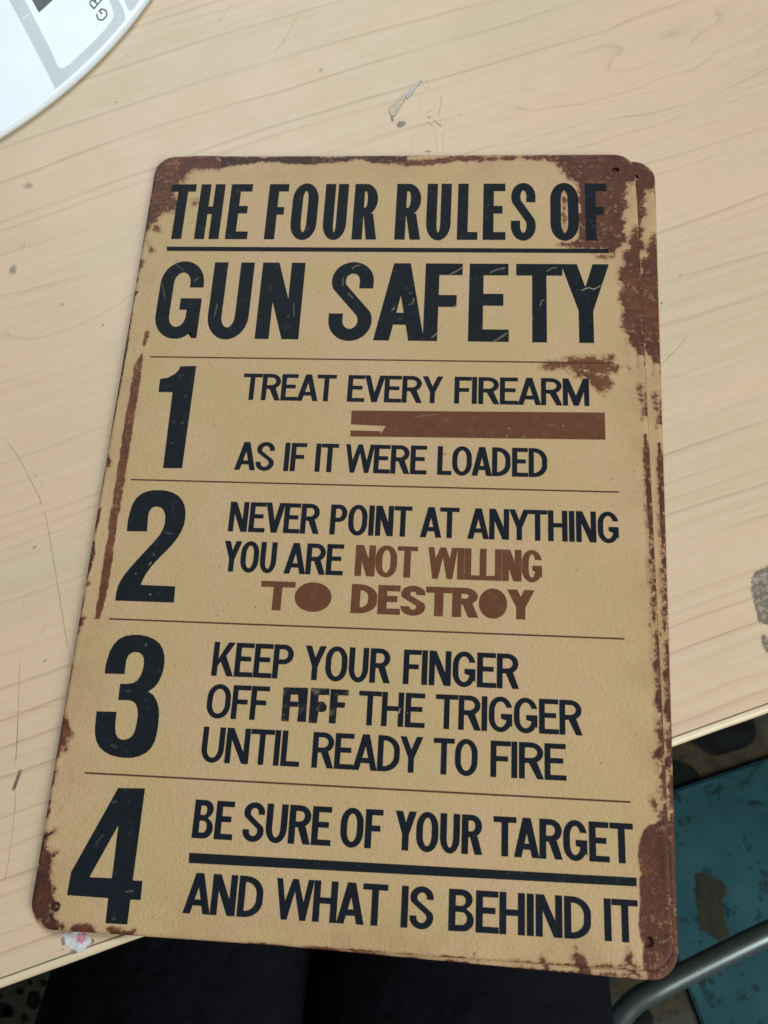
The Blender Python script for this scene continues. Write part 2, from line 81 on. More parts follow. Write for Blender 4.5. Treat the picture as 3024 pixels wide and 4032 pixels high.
PATCHES = [[(132.77,-26.88),(133.96,-24.89),(135.77,-23.85),(137.18,-23.44),(140.58,-21.23),(143.61,-23.09),(141.84,-42.32),(138.15,-43.52),(136.63,-43.23),(133.75,-42.52),(133.31,-41.0),(133.19,-38.4),(132.63,-35.57),(132.59,-34.13),(132.05,-31.51),(132.38,-28.84)],[(134.04,-47.07),(135.4,-46.78),(136.81,-48.58),(138.41,-50.6),(137.38,-52.25),(135.13,-52.57),(134.3,-50.53)]]
LID = {'gray':[(-185.38,243.4),(-183.34,239.92),(-174.88,226.22),(-166.53,212.31),(-157.76,197.69),(-152.45,188.42),(-151.29,186.69),(-149.77,186.46),(-148.04,188.62),(-144.29,193.79),(-137.39,203.18),(-130.67,214.31),(-126.43,222.94),(-125.65,225.67),(-125.98,228.99),(-127.63,233.47),(-130.59,238.59),(-132.66,242.03)],'label':[(-177.97,243.2),(-175.73,239.73),(-167.28,225.49),(-157.14,208.35),(-153.19,200.79),(-152.09,198.92),(-150.81,198.21),(-149.19,198.71),(-147.2,200.69),(-138.96,212.59),(-134.21,220.37),(-131.84,225.81),(-131.33,228.0),(-131.72,230.79),(-133.26,234.73),(-135.2,238.7),(-137.06,242.14)],'gray2':[(-129.37,241.94),(-127.88,238.52),(-125.71,233.7),(-124.84,232.29),(-123.7,231.93),(-122.58,233.07),(-121.47,235.83),(-120.05,239.44),(-119.07,241.67)],'block':[(-174.6,243.12),(-172.25,239.64),(-167.33,231.62),(-161.92,239.38),(-159.87,242.73)],'tick':[(-174.82,228.17),(-171.54,231.72),(-171.23,231.27),(-174.51,227.71)],'G':[(-133.54,230.26),(-137.61,234.71),(-140.49,229.06),(-136.43,224.66)],'R':[(-138.34,238.5),(-142.09,242.61),(-144.98,236.89),(-141.24,232.82)]}
STICKER = [(-89.46,-151.08),(-83.83,-150.18),(-81.19,-150.94),(-80.27,-151.44),(-79.33,-152.67),(-80.64,-154.22),(-80.91,-155.05),(-82.22,-155.96),(-83.69,-155.86),(-84.65,-155.19),(-85.89,-155.27),(-86.52,-154.03),(-87.73,-153.73),(-88.22,-152.11)]
STICKER_PINK = [(-84.19,-150.57),(-81.46,-150.59),(-81.42,-152.06),(-82.06,-153.2),(-82.62,-153.6),(-83.96,-153.14),(-84.38,-151.87)]
STICKER_GREY = [[(-89.33,-152.36),(-88.78,-151.96),(-88.19,-152.29),(-87.66,-154.1),(-88.53,-154.52),(-89.0,-153.63)],[(-79.79,-151.78),(-78.89,-152.18),(-78.3,-152.61),(-79.08,-153.57),(-79.56,-153.78),(-79.4,-152.86)],[(-85.82,-155.63),(-85.09,-155.04),(-83.73,-155.68),(-83.7,-156.41),(-85.01,-156.68)],[(-88.68,-155.44),(-88.09,-155.22),(-88.07,-155.95)]]
SLIVER = {'clear':[(-2.04,175.08),(-1.28,176.31),(1.19,179.81),(4.01,183.33),(5.12,184.36),(4.42,181.44),(2.61,177.72),(1.0,173.6),(-0.07,171.97),(-1.45,173.22)],'dark':[(5.06,182.06),(4.97,183.94),(6.21,186.03),(7.76,188.53),(9.36,189.99),(10.62,191.66),(11.45,191.65),(10.68,190.18),(8.79,187.67),(7.59,184.75),(6.03,182.47),(5.41,181.64)],'end':[(1.75,168.27),(2.98,169.89),(4.63,169.67),(5.49,168.64),(4.73,167.42),(3.15,166.22),(1.65,166.84)],'end2':[(-1.57,172.4),(-0.4,171.97),(0.05,169.51),(-0.59,169.11),(-1.16,170.75)]}
BARE_PATCH = [(295.3,-156.42),(298.56,-151.32),(303.76,-151.03),(311.03,-152.72),(318.23,-155.11),(324.0,-156.88),(324.29,-163.14),(328.71,-162.88),(327.47,-169.89),(323.31,-177.04),(324.0,-187.97),(324.14,-196.14),(328.97,-209.38),(317.01,-215.48),(310.04,-211.87),(297.4,-205.89),(298.64,-197.67),(295.65,-186.91),(294.73,-173.18)]
FLOOR_SPOTS = [(-438.2,-330.5,7.8),(-406.4,-318.5,8.4),(-422.9,-311.1,4.1),(-398.7,-301.2,3.5),(-413.3,-335.5,4.0),(-431.9,-331.0,6.1),(-390.5,-289.4,2.7),(-413.7,-301.6,2.7),(-443.6,-317.1,2.0)]

# ---------------------------------------------------------------- helpers
rng = np.random.default_rng(7)


def tag(o, label=None, cat=None, group=None, kind=None):
    if label: o['label'] = label
    if cat: o['category'] = cat
    if group: o['group'] = group
    if kind: o['kind'] = kind
    return o


def empty(name, loc, label, cat, group=None):
    o = bpy.data.objects.new(name, None)
    COL.objects.link(o)
    o.empty_display_size = .02
    o.location = loc
    return tag(o, label, cat, group)


def link(name, me, mat, parent=None):
    o = bpy.data.objects.new(name, me)
    COL.objects.link(o)
    if mat is not None and not me.materials:
        me.materials.append(mat)
    if parent is not None:
        o.parent = parent
        o.matrix_parent_inverse = Matrix.Identity(4)
        o.location = -parent.location      # meshes are authored in world metres
    return o


def obj_bm(name, bm, mat, parent=None, smooth=False):
    bmesh.ops.recalc_face_normals(bm, faces=bm.faces)
    me = bpy.data.meshes.new(name)
    bm.to_mesh(me)
    bm.free()
    if smooth:
        for p in me.polygons: p.use_smooth = True
    return link(name, me, mat, parent)


def np_mesh(name, verts, quads, attrs=None):
    me = bpy.data.meshes.new(name)
    n, q = len(verts), len(quads)
    me.vertices.add(n)
    me.vertices.foreach_set('co', np.ascontiguousarray(verts, dtype=np.float32).ravel())
    me.loops.add(q * 4)
    me.loops.foreach_set('vertex_index', np.ascontiguousarray(quads, dtype=np.int32).ravel())
    me.polygons.add(q)
    me.polygons.foreach_set('loop_start', np.arange(q, dtype=np.int32) * 4)
    me.polygons.foreach_set('loop_total', np.full(q, 4, dtype=np.int32))
    for k, v in (attrs or {}).items():
        a = me.attributes.new(k, 'FLOAT', 'POINT')
        a.data.foreach_set('value', np.ascontiguousarray(v, dtype=np.float32))
    me.update()
    me.validate()
    return me


def seg_dist(px, py, ax, ay, bx, by):
    dx, dy = bx - ax, by - ay
    t = np.clip(((px - ax) * dx + (py - ay) * dy) / (dx * dx + dy * dy + 1e-9), 0, 1)
    return np.hypot(px - ax - t * dx, py - ay - t * dy)


def poly_sd(px, py, pts):
    """signed distance, positive inside"""
    d = np.full(px.shape, 1e9)
    ins = np.zeros(px.shape, bool)
    n = len(pts)
    for i in range(n):
        ax, ay = pts[i]
        bx, by = pts[(i + 1) % n]
        d = np.minimum(d, seg_dist(px, py, ax, ay, bx, by))
        c = ((ay > py) != (by > py)) & (px < (bx - ax) * (py - ay) / (by - ay + 1e-12) + ax)
        ins ^= c
    return np.where(ins, d, -d)


_perm = rng.random((256, 256))


def vnoise(x, y):
    xi, yi = np.floor(x).astype(int), np.floor(y).astype(int)
    fx, fy = x - xi, y - yi
    fx, fy = fx * fx * (3 - 2 * fx), fy * fy * (3 - 2 * fy)
    g = lambda i, j: _perm[i % 256, j % 256]
    return (g(xi, yi) * (1 - fx) + g(xi + 1, yi) * fx) * (1 - fy) + (g(xi, yi + 1) * (1 - fx) + g(xi + 1, yi + 1) * fx) * fy


# ---- node material helper
class NM:
    def __init__(self, name):
        self.m = bpy.data.materials.new(name)
        self.m.use_nodes = True
        self.t = self.m.node_tree
        self.p = self.t.nodes['Principled BSDF']

    def n(self, typ, **kw):
        x = self.t.nodes.new(typ)
        for k, v in kw.items(): setattr(x, k, v)
        return x

    def l(self, a, b): self.t.links.new(a, b)

    def setv(self, sock, v):
        if hasattr(v, 'links') or hasattr(v, 'is_linked'):
            self.l(v, sock)
        else:
            sock.default_value = v

    def attr(self, name):
        return self.n('ShaderNodeAttribute', attribute_name=name).outputs['Fac']

    def coord(self, scale=(1, 1, 1), rot=(0, 0, 0), kind='Object'):
        c = self.n('ShaderNodeTexCoord')
        mp = self.n('ShaderNodeMapping')
        mp.inputs['Scale'].default_value = scale
        mp.inputs['Rotation'].default_value = rot
        self.l(c.outputs[kind], mp.inputs['Vector'])
        return mp.outputs[0]

    def noise(self, vec, scale, detail=3, rough=.55, dist=0):
        x = self.n('ShaderNodeTexNoise')
        self.l(vec, x.inputs['Vector'])
        x.inputs['Scale'].default_value = scale
        x.inputs['Detail'].default_value = detail
        x.inputs['Roughness'].default_value = rough
        x.inputs['Distortion'].default_value = dist
        return x.outputs['Fac']

    def math(self, op, a, b=None, c=None, clamp=False):
        x = self.n('ShaderNodeMath', operation=op, use_clamp=clamp)
        for i, v in enumerate((a, b, c)):
            if v is not None: self.setv(x.inputs[i], v)
        return x.outputs[0]

    def step(self, v, lo, hi, a=0., b=1.):
        x = self.n('ShaderNodeMapRange', interpolation_type='SMOOTHSTEP')
        self.setv(x.inputs['Value'], v)
        for k, q in (('From Min', lo), ('From Max', hi), ('To Min', a), ('To Max', b)): self.setv(x.inputs[k], q)
        return x.outputs[0]

    def mix(self, f, a, b, mode='MIX'):
        x = self.n('ShaderNodeMix', data_type='RGBA', blend_type=mode)
        self.setv(x.inputs['Factor'], f)
        for i, v in ((6, a), (7, b)):
            if isinstance(v, tuple): v = (*v, 1)[:4]
            self.setv(x.inputs[i], v)
        return x.outputs[2]

    def bump(self, h, strength, dist):
        x = self.n('ShaderNodeBump')
        self.l(h, x.inputs['Height'])
        x.inputs['Strength'].default_value = strength
        x.inputs['Distance'].default_value = dist
        return x.outputs[0]

    def out(self, col, rough=.5, spec=.5, normal=None, metal=0., alpha=None, ior=None):
        if isinstance(col, tuple): col = (*col, 1)[:4]
        self.setv(self.p.inputs['Base Color'], col)
        self.setv(self.p.inputs['Roughness'], rough)
        self.setv(self.p.inputs['Specular IOR Level'], spec)
        self.setv(self.p.inputs['Metallic'], metal)
        if normal is not None: self.l(normal, self.p.inputs['Normal'])
        if alpha is not None: self.setv(self.p.inputs['Alpha'], alpha)
        return self.m


# ---------------------------------------------------------------- materials
def mat_sign():
    k = NM('rusty_printed_tin')
    v = k.coord()
    big = k.noise(v, 28, 2)
    tan = k.mix(k.step(big, .35, .68), (.412, .300, .152), (.440, .312, .178))
    tan = k.mix(k.step(k.noise(v, 55, 2), .45, .75), tan, (.400, .308, .146))
    tan = k.mix(k.step(k.noise(v, 700, 2, .6), .35, .75, 0, .30), tan, (.355, .255, .135))
    tan = k.mix(k.math('MULTIPLY', k.attr('stain'), k.step(k.noise(v, 45, 4, .65), .38, .70, 0, .55)), tan, (.300, .190, .095))
    n1 = k.noise(v, 230, 4, .66)
    n2 = k.noise(v, 620, 3, .62)
    edge = k.math('ADD', k.attr('rust'), k.math('MULTIPLY', k.math('SUBTRACT', n1, .5), 1.75))
    edge = k.math('ADD', edge, k.math('MULTIPLY', k.math('SUBTRACT', n2, .5), 1.1))
    near = k.step(k.attr('rust'), .03, .30)
    mask = k.math('MULTIPLY', k.step(edge, .32, .74), near)
    halo = k.math('MULTIPLY', k.step(edge, -.12, .52, 0, .60), k.step(k.attr('rust'), .01, .25))
    tone = k.math('ADD', k.attr('tone'), k.math('MULTIPLY', k.math('SUBTRACT', k.noise(v, 120, 4, .6), .5), 1.5))
    rust = k.mix(k.step(tone, -.15, .5), (.138, .050, .021), (.074, .028, .017))
    rust = k.mix(k.step(tone, .40, .9), rust, (.038, .018, .013))
    chips = k.step(k.noise(v, 380, 5, .7), 0.52, .78, 0, .38)
    rust = k.mix(chips, rust, (.225, .115, .065))
    flake = k.math('MULTIPLY', k.step(k.noise(v, 560, 2, .55), 0.56, .68, 0, .42), k.step(k.noise(v, 75, 3, .6), .42, .58))
    rust = k.mix(flake, rust, (.29, .180, .105))
    mask = k.math('MULTIPLY', mask, k.step(k.noise(v, 240, 4, .65), .60, .78, 1, .35))
    col = k.mix(halo, tan, (.30, .165, .085))
    col = k.mix(mask, col, rust)
    specks = k.step(k.noise(v, 620, 1, .5), .765, .80)
    col = k.mix(k.math('MULTIPLY', specks, .55), col, (.09, .05, .03))
    nrm = k.bump(k.noise(v, 1100, 3, .6), 1.0, .00036)
    return k.out(col, k.step(mask, 0, 1, .55, .46), k.step(mask, 0, 1, .22, .14), nrm)


def mat_print(name, base, light, amt, rough=.6, lo=.56):
    k = NM(name)
    v = k.coord()
    wear = k.step(k.noise(v, 260, 4, .65), lo, lo + .24, 0, amt)
    spk = k.step(k.noise(v, 900, 2, .6), .72, .78, 0, amt * 1.3)
    col = k.mix(k.math('MAXIMUM', wear, spk), base, light)
    nrm = k.bump(k.noise(v, 1150, 3, .6), .7, .0002)
    return k.out(col, rough, .07, nrm)


def mat_wood():
    k = NM('maple_laminate')
    v = k.coord()
    t = k.attr('grain')
    tone = k.attr('wtone')
    d = k.n('ShaderNodeCombineXYZ')
    k.l(k.attr('gu'), d.inputs[0]); k.l(k.attr('gv'), d.inputs[1])
    uv = d.outputs[0]
    m1 = k.n('ShaderNodeMapping'); m1.inputs['Scale'].default_value = (.012, .5, 1); k.l(uv, m1.inputs[0])
    m2 = k.n('ShaderNodeMapping'); m2.inputs['Scale'].default_value = (.10, 1.9, 1); k.l(uv, m2.inputs[0])
    streak = k.noise(m1.outputs[0], 1, 4, .6)
    pore = k.noise(m2.outputs[0], 1, 3, .6)
    tj = k.math('ADD', t, k.math('MULTIPLY', k.math('SUBTRACT', pore, .5), .12))
    fr = k.math('FRACT', tj)
    idx = k.n('ShaderNodeTexWhiteNoise', noise_dimensions='1D')
    k.l(k.math('FLOOR', tj), idx.inputs['W'])
    line = k.math('ADD', k.math('MULTIPLY', k.math('MULTIPLY', k.step(fr, .45, .93), k.step(fr, .93, 1.0, 1, 0)), .55), k.math('MULTIPLY', k.math('MULTIPLY', k.step(fr, .74, .91), k.step(fr, .91, 1.0, 1, 0)), .6))
    patchy = k.step(k.noise(m1.outputs[0], .30, 2), .36, .62, .12, 1)
    line = k.math('MULTIPLY', line, k.math('MULTIPLY', patchy, k.step(idx.outputs['Value'], .15, 1, .10, 1.0)))
    base = k.mix(tone, (.488, .400, .262), (.558, .408, .284))
    base = k.mix(k.step(streak, .35, .75, 0, .8), base, (.540, .448, .308))
    base = k.mix(k.step(pore, .42, .75, 0, .16), base, (.44, .35, .235))
    col = k.mix(k.math('MULTIPLY', line, .62), base, (.335, .245, .150))
    # grime and scuffs
    g = k.math('ADD', k.attr('dirt'), k.math('MULTIPLY', k.math('SUBTRACT', k.noise(v, 900, 4, .7), .5), .9))
    gm = k.math('MULTIPLY', k.step(g, .16, .62), k.step(k.attr('dirt'), .02, .22))
    col = k.mix(k.math('MULTIPLY', gm, .85), col, (.10, .092, .075))
    pt = k.math('ADD', k.attr('patch'), k.math('MULTIPLY', k.math('SUBTRACT', k.noise(v, 800, 4, .7), .5), .7))
    pm = k.math('MULTIPLY', k.step(pt, .35, .6), k.step(k.attr('patch'), .02, .2))
    pc = k.mix(k.step(k.noise(v, 520, 3, .7), .46, .62), (.115, .098, .076), (.27, .24, .195))
    col = k.mix(k.math('MULTIPLY', pm, .92), col, pc)
    dust = k.step(k.noise(v, 1500, 1, .5), .77, .80, 0, .30)
    col = k.mix(dust, col, (.25, .19, .12))
    nrm = k.bump(k.noise(v, 1600, 2, .5), .10, .0001)
    return k.out(col, k.step(k.noise(v, 40, 4, .6), .3, .7, .45, .52), .34, nrm)


def simple(name, col, rough=.5, spec=.4, metal=0., var=.12, scale=200, bump=0., bscale=1500):
    k = NM(name)
    v = k.coord()
    dk = tuple(c * (1 - var) for c in col)
    lt = tuple(min(1, c * (1 + var)) for c in col)
    c = k.mix(k.step(k.noise(v, scale, 3), .3, .7), dk, lt)
    nrm = k.bump(k.noise(v, bscale, 3), bump, .0003) if bump else None
    return k.out(c, rough, spec, nrm, metal)


def mat_alpha(name, col, rough=.6):
    """ink or dirt so thin that the surface below shows through"""
    k = NM(name)
    return k.out(col, rough, .2, alpha=k.attr('cover'))


def mat_floor():
    k = NM('spotted_floor')
    v = k.coord()
    base = k.mix(k.step(k.noise(v, 5, 3), .42, .58), (.075, .098, .086), (.066, .052, .028))
    base = k.mix(k.step(k.noise(v, 60, 5, .65), .40, .68, 0, .75), base, (.016, .020, .016))
    base = k.mix(k.step(k.noise(v, 500, 3), .45, .7, 0, .4), base, (.05, .06, .055))
    return k.out(base, .8, .15, k.bump(k.noise(v, 90, 3), .3, .002))


def mat_teal():
    k = NM('worn_teal_paint')
    v = k.coord()
    base = k.mix(k.step(k.noise(v, 14, 3), .3, .7), (.016, .076, .095), (.026, .104, .126))
    flecks = k.step(k.noise(v, 62, 5, .68), .54, .63, 0, .9)
    col = k.mix(flecks, base, (.007, .024, .030))
    col = k.mix(k.step(k.noise(v, 420, 4, .7), .4, .7, 0, .5), col, (.030, .100, .110))
    return k.out(col, .75, .15, k.bump(k.noise(v, 200, 3), .2, .001))


M_SIGN = mat_sign()
M_BLACK = mat_print('black_print', (.0075, .0112, .0145), (.085, .095, .095), .34)
M_TEXT = mat_print('black_text_print', (.0070, .0105, .0160), (.06, .07, .07), .18)
M_RED = mat_print('rust_red_print', (.108, .043, .022), (.155, .075, .045), .5, .6, .48)
M_LINE = mat_print('brown_line_print', (.075, .034, .023), (.15, .08, .05), .4)
M_WOOD = mat_wood()

# ---------------------------------------------------------------- lettering
def arc(cx, cy, rx, ry, a0, a1, n=14):
    return [(cx + rx * math.cos(math.radians(a0 + (a1 - a0) * i / n)), cy + ry * math.sin(math.radians(a0 + (a1 - a0) * i / n))) for i in range(n + 1)]


def oval(x0, y0, x1, y1, ry, n=14):
    rx = (x1 - x0) / 2
    cx = (x0 + x1) / 2
    ry = min(ry, (y1 - y0) / 2)
    return arc(cx, y1 - ry, rx, ry, 0, 180, n) + arc(cx, y0 + ry, rx, ry, 180, 360, n)


def dshape(x0, y0, x1, y1, rx, ry, n=10):
    """straight on the left, rounded on the right, from bottom-left anticlockwise"""
    ry = min(ry, (y1 - y0) / 2)
    rx = min(rx, x1 - x0)
    return [(x0, y0)] + arc(x1 - rx, y0 + ry, rx, ry, -90, 0, n) + arc(x1 - rx, y1 - ry, rx, ry, 0, 90, n) + [(x0, y1)]


def ribbon(pts, w):
    n = len(pts)
    L, R = [], []
    for i in range(n):
        a = pts[max(0, i - 1)]
        b = pts[min(n - 1, i + 1)]
        dx, dy = b[0] - a[0], b[1] - a[1]
        l = math.hypot(dx, dy) or 1
        nx, ny = -dy / l, dx / l
        t = w(i / (n - 1), nx, ny) / 2
        L.append((pts[i][0] + nx * t, pts[i][1] + ny * t))
        R.append((pts[i][0] - nx * t, pts[i][1] - ny * t))
    return L + R[::-1]


def spline(ctrl, n=8):
    P = [ctrl[0]] + ctrl + [ctrl[-1]]
    out = []
    for i in range(1, len(P) - 2):
        for k in range(n):
            t = k / n
            out.append(tuple(.5 * (2 * P[i][j] + (P[i + 1][j] - P[i - 1][j]) * t + (2 * P[i - 1][j] - 5 * P[i][j] + 4 * P[i + 1][j] - P[i + 2][j]) * t * t + (3 * P[i][j] - P[i - 1][j] - 3 * P[i + 1][j] + P[i + 2][j]) * t ** 3) for j in (0, 1)))
    out.append(ctrl[-1])
    return out


def glyph(ch, w, sx, sy, style='body'):
    """outline loops [[outer, hole...], ...] in a box w wide and 1 high (capital height = 1)"""
    title = style == 'title'
    fill_o = style == 'wide'
    ry = .30 if title else (.5 if fill_o else .40)
    o = .012
    if ch == 'I': return [[[(0, 0), (w, 0), (w, 1), (0, 1)]]]
    if ch == 'L': return [[[(0, 0), (w, 0), (w, sy), (sx, sy), (sx, 1), (0, 1)]]]
    if ch == 'T':
        c = w / 2
        return [[[(c - sx / 2, 0), (c + sx / 2, 0), (c + sx / 2, 1 - sy), (w, 1 - sy), (w, 1), (0, 1), (0, 1 - sy), (c - sx / 2, 1 - sy)]]]
    if ch == 'H':
        a, b = .52 - sy / 2, .52 + sy / 2
        return [[[(0, 0), (sx, 0), (sx, a), (w - sx, a), (w - sx, 0), (w, 0), (w, 1), (w - sx, 1), (w - sx, b), (sx, b), (sx, 1), (0, 1)]]]
    if ch in 'EF':
        m = w * .86
        a, b = .53 - sy / 2, .53 + sy / 2
        if ch == 'E':
            return [[[(0, 0), (w, 0), (w, sy), (sx, sy), (sx, a), (m, a), (m, b), (sx, b), (sx, 1 - sy), (w * .98, 1 - sy), (w * .98, 1), (0, 1)]]]
        a -= .02; b -= .02
        return [[[(0, 0), (sx, 0), (sx, a), (m, a), (m, b), (sx, b), (sx, 1 - sy), (w, 1 - sy), (w, 1), (0, 1)]]]
    if ch == 'N':
        c = sx * 1.2
        return [[[(0, 0), (sx, 0), (sx, 1 - sx / (w - c)), (w - c, 0), (w, 0), (w, 1), (w - sx, 1), (w - sx, 1 - (w - sx - c) / (w - c)), (c, 1), (0, 1)]]]
    if ch == 'M':
        c, e = sx * 1.15, sx * .5
        k = (w / 2 - e) / 1.0
        yl = 1 - sx / k if k else .5
        return [[[(0, 0), (sx, 0), (sx, yl), (w / 2 - e, 0), (w / 2 + e, 0), (w - sx, yl), (w - sx, 0), (w, 0), (w, 1), (w - c, 1), (w / 2, 1 - (w / 2 - c) / (w / 2 - e) * .92), (c, 1), (0, 1)]]]
    if ch == 'A':
        d, e = sx * 1.1, sx * .60
        a = w / 2 - e
        yi = min(.97, (w / 2 - d) / a)
        y0, y1 = .20, .20 + sy
        return [[[(0, 0), (d, 0), (d + a * y0, y0), (w - d - a * y0, y0), (w - d, 0), (w, 0), (w - a, 1), (a, 1)],
                 [(d + a * y1, y1), (w - d - a * y1, y1), (w / 2, yi)]]]
    if ch == 'V':
        d, e = sx * 1.1, sx * .56
        a = w / 2 - e
        return [[[(a, 0), (w - a, 0), (w, 1), (w - d, 1), (w / 2, 1 - (w / 2 - d) / a), (d, 1), (0, 1)]]]
    if ch == 'W':
        d, e = sx * .88, sx * .43
        q = w / 4 + sx * .03
        a = q - e
        y = 1 - (q - d) / a
        pk = w / 2
        h = (pk - e - (q + e)) or .01
        return [[[(q - e, 0), (q + e, 0), (pk, 1 - .30), (w - q - e, 0), (w - q + e, 0), (w, 1), (w - d, 1), (w - q, max(.22, y)), (pk + e, 1), (pk - e, 1), (q, max(.22, y)), (d, 1), (0, 1)]]]
    if ch == 'Y':
        d = sx * 1.12
        ym = .40
        s0, s1 = w / 2 - sx / 2, w / 2 + sx / 2
        yv = ym + (1 - ym) * (1 - (w / 2 - d) / (w / 2 - sx / 2)) * .95
        return [[[(s0, 0), (s1, 0), (s1, ym), (w, 1), (w - d, 1), (w / 2, yv), (d, 1), (0, 1), (s0, ym)]]]
    if ch == 'K':
        d = sx * 1.22
        jx = sx + (w - sx) * .40
        return [[[(0, 0), (sx, 0), (sx, .30), (sx + (jx - sx) * .42, .42), (w - d, 0), (w, 0), (jx + .03, .60), (w - .02, 1), (w - d - .02, 1), (sx, .50), (sx, 1), (0, 1)]]]
    if ch == 'O':
        if fill_o: return [[oval(0, -.01, w, 1.01, .5, 20)]]
        return [[oval(0, -o, w, 1 + o, ry), oval(sx, sy - o, w - sx, 1 - sy + o, ry - sy * .8)]]
    if ch == 'U':
        rx = w / 2
        return [[[(0, 1)] + arc(rx, ry - o, rx, ry, 180, 360) + [(w, 1), (w - sx, 1)] + arc(rx, ry - o, rx - sx, ry - sy, 360, 180) + [(sx, 1)]]]
    if ch == 'C':
        pass
    if ch == 'G':
        rx = w / 2
        yt = .66 if title else .70
        yb = .47
        out = [(w, yt)] + arc(rx, 1 - ry + o, rx, ry, 0 if title else 12, 180) + arc(rx, ry - o, rx, ry, 180, 318 if title else 330)
        if title: out += [(w - sx * .45, .10), (w - sx * .38, 0), (w, 0)]
        else: out += [(w, .13)]
        out += [(w, yb + sy * .3), (rx * 1.04, yb + sy * .3), (rx * 1.04, yb - sy * .7), (w - sx, yb - sy * .7)]
        out += [(w - sx, ry - .02)] + arc(rx, ry - o, rx - sx, ry - sy, 360, 180)[1:] + arc(rx, 1 - ry + o, rx - sx, ry - sy, 180, 0 if title else 14) + [(w - sx, yt)]
        return [[out]]
    if ch == 'S':
        t = min(sx, .37 * w)
        m = w / 2
        rt, rb = (.25, .26) if title else (.268, .275)
        if fill_o: rt, rb = .285, .30
        vy = min(sy, rt * .72)
        tt, tb = (.665, .335) if title else (.70, .30)
        if fill_o: tt, tb = .70, .30
        A = [(w * .985, tt)] + arc(m, 1 + o - rt, m * .985, rt, 4, 206, 18)
        A += arc(m, rb - o, m - t, rb - vy, 34, -180, 16) + [(t, tb)]
        B = [(w * .985 - t, tt)] + arc(m, 1 + o - rt, m * .985 - t, rt - vy, 4, 214, 16)
        B += arc(m, rb - o, m, rb, 26, -180, 18) + [(0, tb)]
        return [[A + B[::-1]]]
    if ch == 'D':
        r2 = .30 if title else .40
        return [[dshape(0, 0, w, 1, w * .72, r2), dshape(sx, sy, w - sx, 1 - sy, w * .72 - sx, r2 - sy * .8)]]
    if ch == 'P':
        yb = .42
        r = (1 - yb) / 2
        return [[[(0, 0), (sx, 0)] + [(sx, yb)] + dshape(sx, yb, w, 1, w * .5, r)[1:-1] + [(0, 1)], dshape(sx, yb + sy, w - sx, 1 - sy, w * .5 - sx, r - sy * .9)]]
    if ch == 'R':
        yb = .43
        r = (1 - yb) / 2
        bowl = dshape(0, yb, w * .97, 1, w * .5, r)[2:-1]
        j = w * .62
        return [[[(0, 0), (sx, 0), (sx, yb), (max(sx + .004, w * .40), yb), (w - sx * (1.0 if title else 1.14), 0), (w, 0), (max(j + sx * .45, w * .80) if title else j + sx * .45, yb + .03)] + bowl[2:] + [(0, 1)],
                 dshape(sx, yb + sy, w * .97 - sx, 1 - sy, w * .5 - sx, r - sy * .9)]]
    if ch == 'B':
        yn = .53
        top = arc(w * .94 - w * .42, .765, w * .42, 1 - .765, -62, 90, 10)
        bot = arc(w - w * .46, .27, w * .46, .27, -90, 66, 10)
        return [[[(0, 0)] + bot + top + [(0, 1)],
                 dshape(sx, sy, w - sx, yn - sy / 2, w * .46 - sx * .9, .2), dshape(sx, yn + sy / 2, w * .94 - sx, 1 - sy, w * .42 - sx * .9, .2)]]
    return [[[(0, 0), (w, 0), (w, 1), (0, 1)]]]


WID = dict(A=.66, B=.58, D=.60, E=.52, F=.49, G=.62, H=.58, I=None, K=.62, L=.47, M=.74, N=.60, O=.64, P=.56, R=.60, S=.57, T=.60, U=.57, V=.62, W=.92, Y=.62)
DIAG = 'AVWY'


def gap(a, b, style):
    g = .098 if style == 'title' else (.03 if style == 'wide' else .048)
    if style == 'red': g = .012
    if a in DIAG and b in 'TVWY' or a in 'TVWY' and b == 'A' or a == 'A' and b in DIAG: return -.06 if style != 'title' else -.01
    if (a in 'LEFT' and b in DIAG) or (a in DIAG and b in 'EFTL'): return -.015
    if a in DIAG or b in DIAG: return .0 if style != 'title' else .03
    if a in 'EFTLKR' or b == 'T': return g * (.35 if style != 'title' else .8)
    return g


STY = dict(title=(.154, .136), body=(.165, .140), red=(.205, .142), wide=(.30, .20))


def layout(word, style, width, bold=0.):
    """letters of a word as (char, x, width), all in capital heights, filling the given width"""
    sx, sy = STY[style]
    if word in ('GUN', 'SAFETY'): sx, sy = .158, .152
    sx, sy = sx + bold, sy + bold * .5
    gs = [gap(word[i], word[i + 1], style) for i in range(len(word) - 1)]
    fixed = sum(gs) + sum(sx for c in word if c == 'I')
    k = (width - fixed) / (sum(WID[c] for c in word if c != 'I') or 1)
    x, out = 0, []
    for i, c in enumerate(word):
        w = sx if c == 'I' else WID[c] * k
        out.append((c, x, w, sx, sy))
        x += w + (gs[i] if i < len(gs) else 0)
    return out


def add_loops(bm, loops, z):
    flat = [p for lp in loops for p in lp]
    vs = [bm.verts.new(W(p[0], p[1], z)) for p in flat]
    for t in tessellate_polygon([[Vector((p[0], p[1], 0)) for p in lp] for lp in loops]):
        try: bm.faces.new([vs[i] for i in t])
        except ValueError: pass


def up_faces(bm):
    bm.normal_update()
    for f in bm.faces:
        if f.normal.z < 0: f.normal_flip()


def obj_flat(name, bm, mat, parent):
    up_faces(bm)
    me = bpy.data.meshes.new(name)
    bm.to_mesh(me)
    bm.free()
    return link(name, me, mat, parent)


